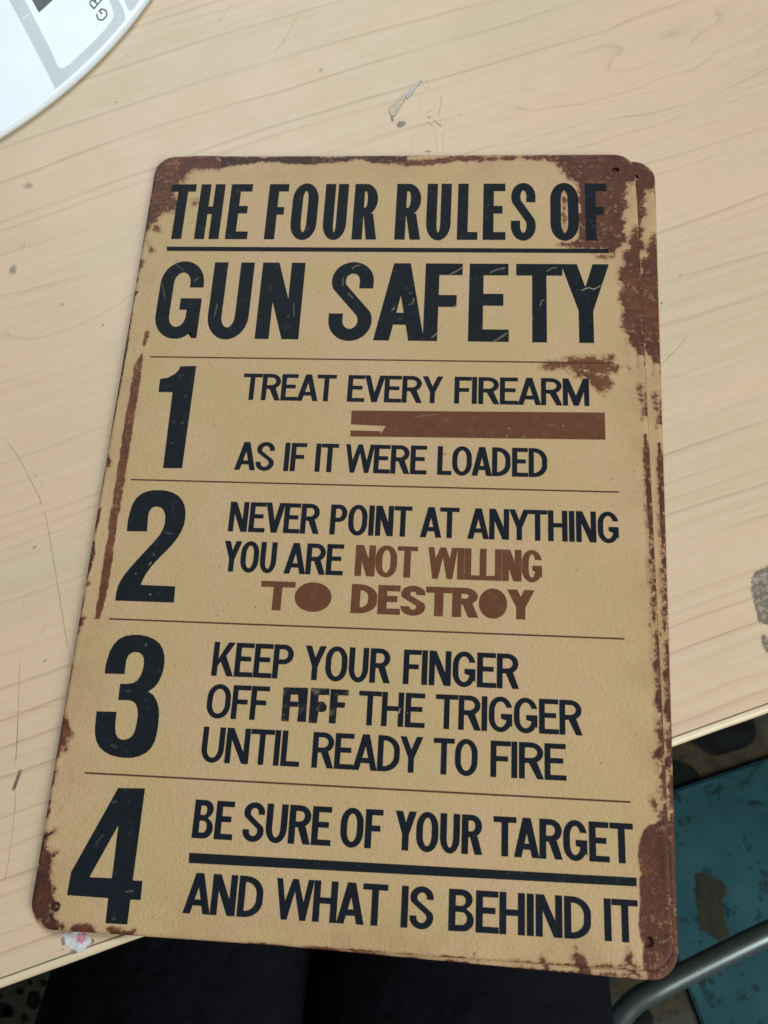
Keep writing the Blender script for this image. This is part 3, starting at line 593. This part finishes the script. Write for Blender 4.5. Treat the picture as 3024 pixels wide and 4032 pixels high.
def ribbons(name, items, z, mat, parent, taper=True):
    """thin strokes lying on a surface: items = (points mm, width mm, cover 0..1)"""
    bm = bmesh.new()
    lay = bm.verts.layers.float.new('cover')
    for j, (pts, w, a) in enumerate(items):
        c = spline([tuple(p) for p in pts], 6) if len(pts) > 2 else [(pts[0][0] + (pts[1][0] - pts[0][0]) * t / 6, pts[0][1] + (pts[1][1] - pts[0][1]) * t / 6) for t in range(7)]
        n = len(c)
        rows = []
        for i, p in enumerate(c):
            q0, q1 = c[max(0, i - 1)], c[min(n - 1, i + 1)]
            dx, dy = q1[0] - q0[0], q1[1] - q0[1]
            l = math.hypot(dx, dy) or 1
            f = i / (n - 1)
            e = min(1, min(f, 1 - f) * 6 + .25) if taper else 1
            jit = .75 + .5 * rng.random()
            row = []
            for s, av in ((-1, 0), (0, 1), (1, 0)):
                v = bm.verts.new(W(p[0] - dy / l * s * w * e, p[1] + dx / l * s * w * e, z + j * .0008))
                v[lay] = .8 * a * av * jit * min(1, e + .2)
                row.append(v)
            rows.append(row)
        for i in range(n - 1):
            for k in (0, 1):
                bm.faces.new((rows[i][k], rows[i + 1][k], rows[i + 1][k + 1], rows[i][k + 1]))
    return obj_flat(name, bm, mat, parent)


# ---------------------------------------------------------------- floor
bm = bmesh.new()
bmesh.ops.create_grid(bm, x_segments=1, y_segments=1, size=1.6)
floor = obj_bm('floor', bm, mat_floor())
tag(floor, kind='structure')
M_SPOT = simple('dark_floor_spot', (.006, .009, .008), .8, .15, 0, .4, 60)
spots = [(x, y, r) for x, y, r in FLOOR_SPOTS] + [(331., 10., 40.), (210., -330., 26.), (235., -296., 13.)]
_r = random.Random(5)
for _ in range(6000):
    x, y = _r.uniform(-1300, 1300), _r.uniform(-1300, 1300)
    r = _r.choice((9, 12, 16, 24, 27, 30))
    if all((x - a) ** 2 + (y - b) ** 2 > (r + c + 7) ** 2 for a, b, c in spots): spots.append((x, y, r))
bm = bmesh.new()
for x, y, r in spots:
    ph = _r.uniform(0, 6)
    ring = []
    for q in range(28):
        a = 2 * math.pi * q / 28
        rr_ = r * (1 + .10 * math.sin(2 * a + ph) + .05 * math.sin(5 * a + ph * 2))
        ring.append(bm.verts.new((( x + rr_ * math.cos(a)) * .001, (y + rr_ * math.sin(a)) * .001, .0006)))
    bm.faces.new(ring)
fs = obj_flat('floor_spots', bm, M_SPOT, floor)
tag(fs, kind='stuff')

TH = math.radians(21.63)
CU, SU = math.cos(TH), math.sin(TH)
EX, EY = -105.3, -167.2      # a point of the table's front edge


def T(u, v, z=0.):
    """table frame (u along the front edge, v inwards), mm; z from the table top"""
    return Vector(((EX + u * CU - v * SU) * .001, (EY + u * SU + v * CU) * .001, TABLE_H + z * .001))


# ---------------------------------------------------------------- table
table = empty('table', T(250, 330, -740), 'worn maple laminate table with pale edge strip, lying under the signs', 'table')


def grain_fields(u, v):
    t = v / 5.0 + .8 * (vnoise(u / 240 + 50, v / 22 + 30) - .5) + 1.7 * vnoise(u / 150 + 3, v / 60 + 7) + .55 * vnoise(u / 60 + 11, v / 14 + 2) + .16 * vnoise(u / 18, v / 6)
    for (cu, cv, a, ru, rv) in ((330, 262, 4.6, 62, 17), (352, 242, 3.2, 40, 12), (300, 235, 1.4, 45, 12), (62, 226, 2.8, 42, 14), (298, 120, 2.4, 50, 14), (95, 132, 1.1, 40, 10)):
        t += a * np.exp(-(((u - cu) / ru) ** 2 + ((v - cv - .10 * (u - cu)) / rv) ** 2) * (1 + .6 * vnoise(u / 14, v / 7)))
    tone = np.clip(.5 + 1.5 * (vnoise(u / 110 + 5, v / 26 + 9) - .5) + .8 * (vnoise(u / 50, v / 11 + 40) - .5), 0, 1)
    return t, tone


STEP = .8
U0, U1, V0, V1 = -110, 440, 2.9, 440
us = np.arange(U0, U1 + .01, STEP)
vs_ = np.arange(V0, V1 + .01, STEP)
UU, VV = np.meshgrid(us, vs_)
X = EX + UU * CU - VV * SU
Y = EY + UU * SU + VV * CU
dirt = np.zeros(UU.shape)
for bx, by, rx, ry, a in BLOTS:
    d = np.sqrt(((X - bx) / max(rx, .7)) ** 2 + ((Y - by) / max(ry, .7)) ** 2)
    dirt = np.maximum(dirt, a * np.clip(1.5 - d, 0, 1))
patch = np.zeros(UU.shape)
for pl in PATCHES:
    sd = poly_sd(X, Y, pl)
    patch = np.maximum(patch, np.clip(.5 + sd / 3.0, 0, 1))
tg, tone = grain_fields(UU, VV)
ny, nx = UU.shape
ii = np.arange(ny * nx).reshape(ny, nx)
quads = np.stack([ii[:-1, :-1], ii[:-1, 1:], ii[1:, 1:], ii[1:, :-1]], -1).reshape(-1, 4)
# the detailed middle plus a coarse frame that completes the table top
UA, UB, VB = -480, 980, 760
fu = np.array([UA, U0 - .001, us[-1] + .001, UB])
verts = np.stack([X * .001, Y * .001, np.full(X.shape, TABLE_H)], -1).reshape(-1, 3)
extra_v, extra_q, eu, ev = [], [], [], []
def strip(u0, u1, v0, v1, nu, nv):
    base = len(verts) + len(extra_v)
    a = np.linspace(u0, u1, nu); b = np.linspace(v0, v1, nv)
    for q in b:
        for p in a:
            extra_v.append(T(p, q)); eu.append(p); ev.append(q)
    for j in range(nv - 1):
        for i in range(nu - 1):
            k = base + j * nu + i
            extra_q.append((k, k + 1, k + 1 + nu, k + nu))
strip(UA, us[0], 2.9, VB, 60, 120)
strip(us[-1], UB, 2.9, VB, 90, 120)
strip(us[0], us[-1], vs_[-1], VB, 80, 50)
eu, ev = np.array(eu), np.array(ev)
et, eto = grain_fields(eu, ev)
allv = np.concatenate([verts, np.array([tuple(p) for p in extra_v])])
allq = np.concatenate([quads, np.array(extra_q)])
z0 = np.zeros(len(eu))
me = np_mesh('table_top', allv, allq, dict(
    grain=np.concatenate([tg.ravel(), et]), wtone=np.concatenate([tone.ravel(), eto]),
    gu=np.concatenate([UU.ravel(), eu]), gv=np.concatenate([VV.ravel(), ev]),
    dirt=np.concatenate([dirt.ravel(), z0]), patch=np.concatenate([patch.ravel(), z0])))
table_top = link('table_top', me, M_WOOD, table)
# board core just under the laminate
M_CORE = simple('table_core', (.36, .25, .15), .7, .2)
bm = bmesh.new()
c = [T(UA, 3.1, -.6), T(UB, 3.1, -.6), T(UB, VB, -.6), T(UA, VB, -.6), T(UA, 3.1, -27), T(UB, 3.1, -27), T(UB, VB, -27), T(UA, VB, -27)]
v8 = [bm.verts.new(p) for p in c]
for f in ((0, 1, 2, 3), (7, 6, 5, 4), (0, 4, 5, 1), (1, 5, 6, 2), (2, 6, 7, 3), (3, 7, 4, 0)): bm.faces.new([v8[i] for i in f])
obj_bm('table_core', bm, M_CORE, table)
# dark glue seam between laminate and edge strip
bm = bmesh.new()
s = [bm.verts.new(T(UA, 2.35, -.25)), bm.verts.new(T(UB, 2.35, -.25)), bm.verts.new(T(UB, 2.9, -.12)), bm.verts.new(T(UA, 2.9, -.12))]
bm.faces.new(s)
obj_flat('glue_seam', bm, simple('glue_seam', (.16, .115, .06), .8, .1), table)
# rounded edge strip along the front
M_EDGE = simple('edge_strip', (.60, .515, .355), .38, .45, 0, .06, 40, .05, 300)
prof = [(2.55, -.30), (2.40, -.04), (2.0, .02), (1.4, -.02), (.8, -.22), (.32, -.62), (.05, -1.2), (0, -2.), (0, -26.), (.8, -27.2), (3.0, -27.2)]
bm = bmesh.new()
N = 146
rows = []
for i in range(N + 1):
    u = UA + (UB - UA) * i / N
    w = .06 * math.sin(u * .13) + .05 * math.sin(u * .41 + 1)
    rows.append([bm.verts.new(T(u, a - (w if 1 < k < 9 else 0), b)) for k, (a, b) in enumerate(prof)])
for i in range(N):
    for k in range(len(prof) - 1):
        bm.faces.new((rows[i][k], rows[i + 1][k], rows[i + 1][k + 1], rows[i][k + 1]))
obj_bm('edge_strip', bm, M_EDGE, table, True)
# legs, well outside the picture
M_LEG = simple('table_leg_steel', (.06, .06, .065), .4, .5, .6)
for u, v in ((UA + 60, 60), (UB - 60, 60), (UA + 60, VB - 60), (UB - 60, VB - 60)):
    bm = bmesh.new()
    r = bmesh.ops.create_cone(bm, cap_ends=True, segments=20, radius1=.016, radius2=.022, depth=.713)
    p = T(u, v)
    bmesh.ops.translate(bm, vec=(p.x, p.y, .3565), verts=bm.verts)
    obj_bm('leg', bm, M_LEG, table, True)
M_HAIR = mat_alpha('hairline_scratch', (.13, .105, .075))
tag(ribbons('scratches', HAIRLINES, -2.2 + .02, M_HAIR, table), kind='stuff')

# ---------------------------------------------------------------- sign
SW, SH, RC = 200., 300., 8.6
HOLES = [(92.0, 141.9), (-91.9, -143.2), (92.5, -142.2)]


def plate_mesh():
    h = .5
    xs = np.arange(-100, 100.01, h)
    ys = np.arange(-150, 150.01, h)
    PX, PY = np.meshgrid(xs, ys)
    rust = np.zeros(PX.shape)
    tone = np.full(PX.shape, .2)
    wgt = np.zeros(PX.shape)
    for pts, soft, tn, a in RUST:
        x0, x1 = min(p[0] for p in pts) - 4, max(p[0] for p in pts) + 4
        y0, y1 = min(p[1] for p in pts) - 4, max(p[1] for p in pts) + 4
        i0, i1 = np.searchsorted(xs, x0), np.searchsorted(xs, x1)
        j0, j1 = np.searchsorted(ys, y0), np.searchsorted(ys, y1)
        if i1 <= i0 or j1 <= j0: continue
        sl = (slice(j0, j1), slice(i0, i1))
        sd = poly_sd(PX[sl], PY[sl], pts)
        if soft >= .6: soft *= 1.6
        f = np.clip(.5 + sd / (2.2 * soft), 0, 1) * a
        better = f > rust[sl]
        tone[sl] = np.where(better & (f > .15), tn, tone[sl])
        rust[sl] = np.maximum(rust[sl], f)
    # thin broken rust along the very rim
    rim = np.minimum(np.minimum(PX + 100, 100 - PX), np.minimum(PY + 150, 150 - PY))
    nz = vnoise(PX / 5 + 31, PY / 5 + 17)
    f = np.clip(1.0 - rim / .9, 0, 1) * np.clip((nz - .30) * 2.4, 0, .8)
    rust = np.maximum(rust, f)
    rr = np.clip(1.2 - (100 - PX) / 3.4, 0, 1) * np.clip((vnoise(PX / 3 + 3, PY / 9 + 71) - .12) * 1.9, 0, .74) * (PY < 70)
    rust = np.maximum(rust, rr)
    tone = np.where(rr > .2, .45, tone)
    stain = np.clip(1.1 - rim / 16, 0, 1)
    for _ in range(2):
        tone[1:-1, 1:-1] = (tone[1:-1, 1:-1] * 2 + tone[:-2, 1:-1] + tone[2:, 1:-1] + tone[1:-1, :-2] + tone[1:-1, 2:]) / 6
    QX, QY = PX.copy(), PY.copy()
    moved = np.zeros(PX.shape, int)
    for sx in (-1, 1):
        for sy in (-1, 1):
            cx, cy = sx * (100 - RC), sy * (150 - RC)
            dx, dy = (PX - cx) * sx, (PY - cy) * sy
            m = (dx > 0) & (dy > 0) & (np.hypot(dx, dy) >= RC - .22)
            d = np.hypot(dx, dy) + 1e-9
            QX[m] = (cx + sx * dx / d * RC)[m]
            QY[m] = (cy + sy * dy / d * RC)[m]
            moved[m & (d > RC + .25)] = 1
    hm = np.zeros(PX.shape, int)
    for hx, hy in HOLES:
        d = np.hypot(PX - hx, PY - hy) + 1e-9
        m = d < 1.55 + .25
        QX[m] = (hx + (PX - hx) / d * 1.55)[m]
        QY[m] = (hy + (PY - hy) / d * 1.55)[m]
        hm[d < 1.55 + .25] = 1
    # rolled rim
    ex = np.minimum(100 - np.abs(QX), 150 - np.abs(QY))
    cxd = np.maximum(np.abs(QX) - (100 - RC), 0)
    cyd = np.maximum(np.abs(QY) - (150 - RC), 0)
    corner = (cxd > 0) & (cyd > 0)
    ex = np.where(corner, np.minimum(ex, RC - np.hypot(cxd, cyd)), ex)
    q = np.clip(1 - ex / 1.1, 0, 1)
    QZ = -.42 * q ** 2 + .10 * np.exp(-((ex - 1.5) / .7) ** 2)
    ny, nx = PX.shape
    ii = np.arange(ny * nx).reshape(ny, nx)
    qd = np.stack([ii[:-1, :-1], ii[:-1, 1:], ii[1:, 1:], ii[1:, :-1]], -1).reshape(-1, 4)
    mv, hh = moved.ravel(), hm.ravel()
    keep = ~((mv[qd].sum(1) >= 4) | (hh[qd].sum(1) >= 4))
    qd = qd[keep]
    V = np.stack([QX * .001, QY * .001, SIGN_Z + QZ * .001], -1).reshape(-1, 3)
    used = np.unique(qd)
    remap = np.full(len(V), -1); remap[used] = np.arange(len(used))
    me = np_mesh('plate', V[used], remap[qd], dict(rust=rust.ravel()[used], tone=tone.ravel()[used], stain=stain.ravel()[used]))
    bm = bmesh.new()
    bm.from_mesh(me)
    bmesh.ops.remove_doubles(bm, verts=bm.verts, dist=4e-5)
    bmesh.ops.dissolve_degenerate(bm, edges=bm.edges, dist=1e-6)
    be = [e for e in bm.edges if e.is_boundary]
    r = bmesh.ops.extrude_edge_only(bm, edges=be)
    for v in [g for g in r['geom'] if isinstance(g, bmesh.types.BMVert)]: v.co.z -= .00042
    bm.to_mesh(me)
    bm.free()
    for p in me.polygons: p.use_smooth = True
    me.materials.append(M_SIGN)
    return me


sign = empty('metal_sign', W(0, 0, -.9), 'topmost rusty tan metal sign with four gun safety rules in black, fully visible', 'sign', 'rusty metal signs stacked on the table')
link('plate', plate_mesh(), None, sign)


def print_words(name, ids, z, mat, styles=None, extra=None):
    bm = bmesh.new()
    for ln, word, style, x0, x1 in WORDS:
        if ln not in ids or (styles and style not in styles): continue
        yb, yt = LINES[ln]
        H = yt - yb
        for n_, (ch, x, w, sx, sy) in enumerate(layout(word, style, (x1 - x0) / H, .014 if ln[0] == '4' else 0)):
            for loops in glyph(ch, w, sx, sy, style):
                add_loops(bm, [[(x0 + (x + p[0]) * H, yb + p[1] * H) for p in lp] for lp in loops], z + .004 * (n_ % 3))
    for lp in extra or []:
        add_loops(bm, [lp], z + .012)
    return obj_flat(name, bm, mat, sign)


PZ = .09
print_words('title_lettering', ('T1',), PZ, M_BLACK)
print_words('title_lettering', ('T2',), PZ, M_BLACK)
print_words('rule_text', ('1a', '1b'), PZ, M_TEXT)
print_words('rule_text', ('2a', '2b'), PZ, M_TEXT, ('body',))
print_words('red_text', ('2b', '2c'), PZ, M_RED, ('red', 'wide'))
print_words('rule_text', ('3a', '3b', '3c'), PZ, M_TEXT)
print_words('overprinted_word', (), PZ, mat_print('faded_print', (.009, .012, .017), (.17, .135, .085), .75, .6, .52), None, GARBLED)
print_words('rule_text', ('4a', '4b'), PZ, M_TEXT)
for d in '1234':
    bm = bmesh.new()
    add_loops(bm, DIGITS[d], PZ)
    obj_flat('rule_number', bm, M_BLACK, sign)
for y in (53.6, 2.2, -50.3, -102.3):
    bm = bmesh.new()
    add_loops(bm, [[(-89.2, y - .26), (88.6, y - .26), (88.6, y + .26), (-89.2, y + .26)]], PZ)
    obj_flat('divider_line', bm, M_LINE, sign)
for key, nm, mt in (('underline', 'title_underline', M_BLACK), ('bar', 'black_bar', M_BLACK), ('red', 'red_bar', M_RED)):
    bm = bmesh.new()
    add_loops(bm, [MARKS[key]], PZ)
    obj_flat(nm, bm, mt, sign)
M_SCR = mat_alpha('paint_scratch', (.40, .36, .27))
tag(ribbons('print_scratches', SCRATCHES, PZ + .03, M_SCR, sign), kind='stuff')


def dup(root, mat4, label, rename=None):
    c = root.copy()
    COL.objects.link(c)
    c.matrix_world = mat4
    c['label'] = label
    for ch in root.children:
        k = ch.copy()
        COL.objects.link(k)
        k.parent = c
    return c


# the same sign underneath, turned a little clockwise so its right side shows
ang = math.radians(-1.28)
Rm = Matrix.Rotation(ang, 4, 'Z')
corner_local = Vector((.100, -.150, 0))
target = W(101.2, -152.8, -1.05)
loc = target - (Rm @ corner_local)
M2 = Matrix.Translation(loc + Vector((0, 0, -.0009))) @ Rm
sign2 = dup(sign, M2, 'second rusty metal sign underneath, with only its right edge and top right corner showing')

# ---------------------------------------------------------------- round lid, top left
bm = bmesh.new()
LC, LR = (-303., 313.), 200.
pts = [(-171.8, 160.0), (-148.8, 186.3), (-137.3, 201.5), (-129.0, 216.0), (-119.4, 238.0)]
prof = [(0, 0), (.62, 0), (.95, 0), (.9795, 0), (.984, .0), (.988, .06), (.9965, .14), (.9995, -.25), (1.0, -.9), (1.0, -2.2), (.994, -2.7)]
NS = 360
LIDZ = .5
ctr = None
rows = []
for i in range(NS):
    a = 2 * math.pi * i / NS
    rows.append([bm.verts.new(W(LC[0] + math.cos(a) * LR * r, LC[1] + math.sin(a) * LR * r, LIDZ + z)) for r, z in prof[1:]])
cv = bm.verts.new(W(LC[0], LC[1], LIDZ))
for i in range(NS):
    j = (i + 1) % NS
    bm.faces.new((cv, rows[i][0], rows[j][0]))
    for k in range(len(prof) - 2):
        bm.faces.new((rows[i][k], rows[i][k + 1], rows[j][k + 1], rows[j][k]))
lid = empty('round_lid', W(LC[0], LC[1], -2.2), 'white round plastic lid with grey printed band and white label, cut off at top left', 'lid')
M_LID = simple('white_plastic', (.66, .76, .82), .38, .45, 0, .015, 30)
obj_bm('lid_disc', bm, M_LID, lid, True)


def flat_poly(name, polys, z, mat, parent):
    bm = bmesh.new()
    for q, p in enumerate(polys): add_loops(bm, [p], z + q * .003)
    return obj_flat(name, bm, mat, parent)


flat_poly('grey_band', [LID['gray']], LIDZ + .05, simple('grey_print', (.43, .50, .535), .42, .4, 0, .04, 60), lid)
flat_poly('grey_band', [LID['gray2']], LIDZ + .05, bpy.data.materials['grey_print'], lid)
flat_poly('white_label', [LID['label']], LIDZ + .09, simple('white_label', (.72, .82, .84), .45, .35, 0, .015, 60), lid)
M_INK = simple('label_ink', (.045, .065, .075), .5, .3, 0, .25, 500)
flat_poly('dark_block', [LID['block']], LIDZ + .13, M_INK, lid)
flat_poly('print_tick', [LID['tick']], LIDZ + .09, bpy.data.materials['white_label'], lid)
bm = bmesh.new()
for ch, wd in (('G', .80), ('R', .74)):
    q = LID[ch]
    for loops in glyph(ch, 1.0, .15, .13, 'body'):
        mp = []
        for lp in loops:
            r = []
            for (x, y) in lp:
                bx, by = q[0][0] * (1 - x) + q[1][0] * x, q[0][1] * (1 - x) + q[1][1] * x
                tx, ty = q[3][0] * (1 - x) + q[2][0] * x, q[3][1] * (1 - x) + q[2][1] * x
                r.append((bx * (1 - y) + tx * y, by * (1 - y) + ty * y))
            mp.append(r)
        add_loops(bm, mp, LIDZ + .13)
obj_flat('label_lettering', bm, M_INK, lid)

# ---------------------------------------------------------------- torn sticker, clear sliver
def slab(name, pts, z0, z1, mat, parent=None):
    bm = bmesh.new()
    add_loops(bm, [pts], z1)
    up_faces(bm)
    be = [e for e in bm.edges if e.is_boundary]
    r = bmesh.ops.extrude_edge_only(bm, edges=be)
    for v in [g for g in r['geom'] if isinstance(g, bmesh.types.BMVert)]: v.co.z = W(0, 0, z0).z
    return obj_bm(name, bm, mat, parent)


def rough_outline(pts, amp, seed):
    rr = random.Random(seed)
    out = []
    n = len(pts)
    for i in range(n):
        a, b = pts[i], pts[(i + 1) % n]
        for k in range(4):
            t = k / 4
            out.append((a[0] + (b[0] - a[0]) * t + rr.uniform(-amp, amp), a[1] + (b[1] - a[1]) * t + rr.uniform(-amp, amp)))
    return out


def ctr_of(pts): return sum(p[0] for p in pts) / len(pts), sum(p[1] for p in pts) / len(pts)


cx, cy = ctr_of(STICKER)
stk = empty('torn_sticker', W(cx, cy, -2.2), 'torn scrap of white sticker with a pink stripe, stuck near table edge below sign', 'sticker')
k = NM('torn_paper')
v = k.coord()
c1 = k.mix(k.step(k.noise(v, 420, 4, .65), .36, .66), (.40, .42, .43), (.60, .63, .64))
M_PAP = k.out(k.mix(k.step(k.noise(v, 700, 3), .60, .72, 0, .6), c1, (.30, .30, .28)), .8, .2)
slab('paper', rough_outline(STICKER, .14, 3), -2.2, -2.08, M_PAP, stk)
flat_poly('pink_stripe', [rough_outline(STICKER_PINK, .16, 4)], -2.05, simple('pink_ink', (.46, .20, .27), .7, .2, 0, .25, 500), stk)
flat_poly('glue_residue', [rough_outline(p, .12, 5 + i) for i, p in enumerate(STICKER_GREY)], -2.16, simple('grey_glue_residue', (.22, .185, .15), .8, .2, 0, .4, 700), stk)

cx, cy = ctr_of(SLIVER['clear'])
slv = empty('plastic_sliver', W(cx, cy, -2.2), 'small narrow sliver of clear plastic with dark tip, lying above the sign', 'plastic scrap')
slab('clear_end', SLIVER['clear'], -2.2, -1.7, simple('clear_plastic_film', (.42, .36, .27), .5, .3, 0, .12, 300), slv)
slab('dark_tip', SLIVER['dark'], -2.2, -1.9, simple('dark_plastic', (.20, .20, .16), .3, .5, 0, .4, 900), slv)
flat_poly('dark_smear', [rough_outline(SLIVER['end'], .14, 9), rough_outline(SLIVER['end2'], .1, 10)], -2.17, simple('grey_smear', (.22, .215, .18), .7, .2, 0, .35, 900), slv)

# ---------------------------------------------------------------- things below the table
def F2(x, y, z=0.): return Vector((x * .001, y * .001, z * .001))


# teal board lying on the floor to the right
d0 = Vector((.937, .350)); d1 = Vector((.350, -.937))
corner = Vector((219., -90.))
def board(name, corner, w, h, label):
    o = empty(name, F2(corner.x, corner.y, 0), label, 'floor board')
    bm = bmesh.new()
    a = corner; b = corner + d0 * w; c_ = b + d1 * h; d_ = corner + d1 * h
    lo = [bm.verts.new(F2(p.x, p.y, .0)) for p in (a, b, c_, d_)]
    hi = [bm.verts.new(F2(p.x, p.y, 10)) for p in (a, b, c_, d_)]
    bm.faces.new(hi)
    for i in range(4):
        j = (i + 1) % 4
        bm.faces.new((lo[i], lo[j], hi[j], hi[i]))
    bmesh.ops.bevel(bm, geom=[e for e in bm.edges if all(v.co.z > .005 for v in e.verts)], offset=.002, segments=2, affect='EDGES')
    obj_bm('painted_panel', bm, M_TEAL, o)
    return o
M_TEAL = mat_teal()
bd = board('teal_board', corner, 520, 420, 'worn teal painted board on the floor, right of the sign, with a bare brown patch')
flatb = bmesh.new()
rough = rough_outline(BARE_PATCH, 1.6, 12)
vsb = [flatb.verts.new(F2(p[0], p[1], 10.4)) for p in rough]
for t in tessellate_polygon([[Vector((p[0], p[1], 0)) for p in rough]]):
    flatb.faces.new([vsb[i] for i in t])
k = NM('bare_brown_wood')
v = k.coord((1, .25, 1), (0, 0, .5))
M_BARE = k.out(k.mix(k.step(k.noise(v, 90, 4), .4, .62), (.034, .030, .014), (.012, .022, .018)), .7, .2)
obj_flat('bare_patch', flatb, M_BARE, bd)
bd2 = board('teal_board', Vector((-230., -235.)), 330, 120, 'strip of teal board on the floor, glimpsed between the two dark trouser legs')

# bent steel tube of a chair standing below the sign's lower right corner
def sweep(name, ctrl, rad, mat, parent, seg=20):
    P = [Vector(c) for c in ctrl]
    Q = [P[0]] + P + [P[-1]]
    path = []
    for i in range(1, len(Q) - 2):
        for k_ in range(12):
            t = k_ / 12
            path.append(.5 * (2 * Q[i] + (Q[i + 1] - Q[i - 1]) * t + (2 * Q[i - 1] - 5 * Q[i] + 4 * Q[i + 1] - Q[i + 2]) * t * t + (3 * Q[i] - Q[i - 1] - 3 * Q[i + 1] + Q[i + 2]) * t ** 3))
    path.append(P[-1])
    bm = bmesh.new()
    rings = []
    up = Vector((0, 0, 1))
    nrm = None
    for i, p in enumerate(path):
        tg_ = (path[min(i + 1, len(path) - 1)] - path[max(i - 1, 0)]).normalized()
        if nrm is None: nrm = tg_.orthogonal().normalized()
        nrm = (nrm - tg_ * nrm.dot(tg_)).normalized()
        b = tg_.cross(nrm)
        rings.append([bm.verts.new(p + (nrm * math.cos(a) + b * math.sin(a)) * rad) for a in (2 * math.pi * q / seg for q in range(seg))])
    for i in range(len(rings) - 1):
        for q in range(seg):
            r = (q + 1) % seg
            bm.faces.new((rings[i][q], rings[i][r], rings[i + 1][r], rings[i + 1][q]))
    bm.faces.new(rings[0][::-1]); bm.faces.new(rings[-1])
    return obj_bm(name, bm, mat, parent, True)


M_TUBE = simple('grey_steel_tube', (.13, .170, .170), .34, .5, .65, .06, 60)
M_RUB = simple('black_rubber', (.015, .015, .015), .7, .3)
def F3(x, y, z): return Vector((x * .001, y * .001, SIGN_Z + z * .001))
chair = empty('chair_frame', Vector((.25, -.22, 0)), 'bent grey steel tube frame of a chair, below the sign lower right corner', 'chair')
sweep('tube', [F3(437, -128, -728), F3(436, -129, -640), F3(425, -134, -572), F3(385, -152, -545), F3(306, -188, -547), F3(241, -222, -553), F3(211, -239, -556), F3(194, -250, -560), F3(179, -270, -568), F3(170, -300, -590), F3(166, -318, -650), F3(165, -322, -728)], .0098, M_TUBE, chair)
for x, y in ((437, -128), (165, -322)):
    bm = bmesh.new()
    bmesh.ops.create_cone(bm, cap_ends=True, segments=20, radius1=.017, radius2=.0145, depth=.03)
    bmesh.ops.translate(bm, vec=(x * .001, y * .001, .015), verts=bm.verts)
    obj_bm('rubber_foot', bm, M_RUB, chair, True)

# seated person: hips and legs in dark trousers, one continuous skin
k = NM('black_trouser_cloth')
v = k.coord()
wv = k.noise(k.coord((1, 1, 1)), 900, 2)
M_TROUSER = k.out(k.mix(k.step(wv, .3, .7), (.0012, .0019, .0038), (.0028, .0039, .0070)), .9, .15, k.bump(k.noise(v, 30, 3), .6, .010))
J = [((-38, -520, -245), 130), ((-100, -430, -250), 120), ((-100, -310, -250), 112), ((-99, -205, -250), 94), ((-104, -60, -250), 62), ((-126, -52, -480), 50), ((-126, -75, -690), 36),
     ((22, -430, -250), 120), ((29, -310, -250), 117), ((33, -205, -250), 99), ((52, -60, -250), 66), ((60, -40, -480), 50), ((66, -62, -690), 36), ((-38, -560, -120), 120)]
Eg = [(0, 1), (1, 2), (2, 3), (3, 4), (4, 5), (5, 6), (0, 7), (7, 8), (8, 9), (9, 10), (10, 11), (11, 12), (0, 13)]
me = bpy.data.meshes.new('trousers')
me.from_pydata([tuple(F3(*p)) for p, r in J], Eg, [])
person = bpy.data.objects.new('person', me)
COL.objects.link(person)
me.materials.append(M_TROUSER)
sk = person.modifiers.new('skin', 'SKIN')
sk.use_smooth_shade = True
for i, (p, r) in enumerate(J):
    sv = me.skin_vertices[0].data[i]
    sv.radius = (r * .001, r * .001)
    sv.use_root = i == 0
ssd = person.modifiers.new('sub', 'SUBSURF')
ssd.levels = ssd.render_levels = 2
tag(person, 'person seated at the table in plain black trousers, only the thighs showing below the sign', 'person')
M_SHOE = simple('black_shoe', (.012, .012, .013), .5, .4)
for x, y in ((-116, -50), (66, -38)):
    bm = bmesh.new()
    bmesh.ops.create_uvsphere(bm, u_segments=24, v_segments=14, radius=1)
    for vv in bm.verts:
        vv.co = Vector((x * .001 + vv.co.x * .045, y * .001 + .03 + vv.co.y * .135, max(0, .036 + vv.co.z * .048 * (1.25 if vv.co.y < 0 else .9))))
    o = obj_bm('shoe', bm, M_SHOE, None, True)
    o.parent = person
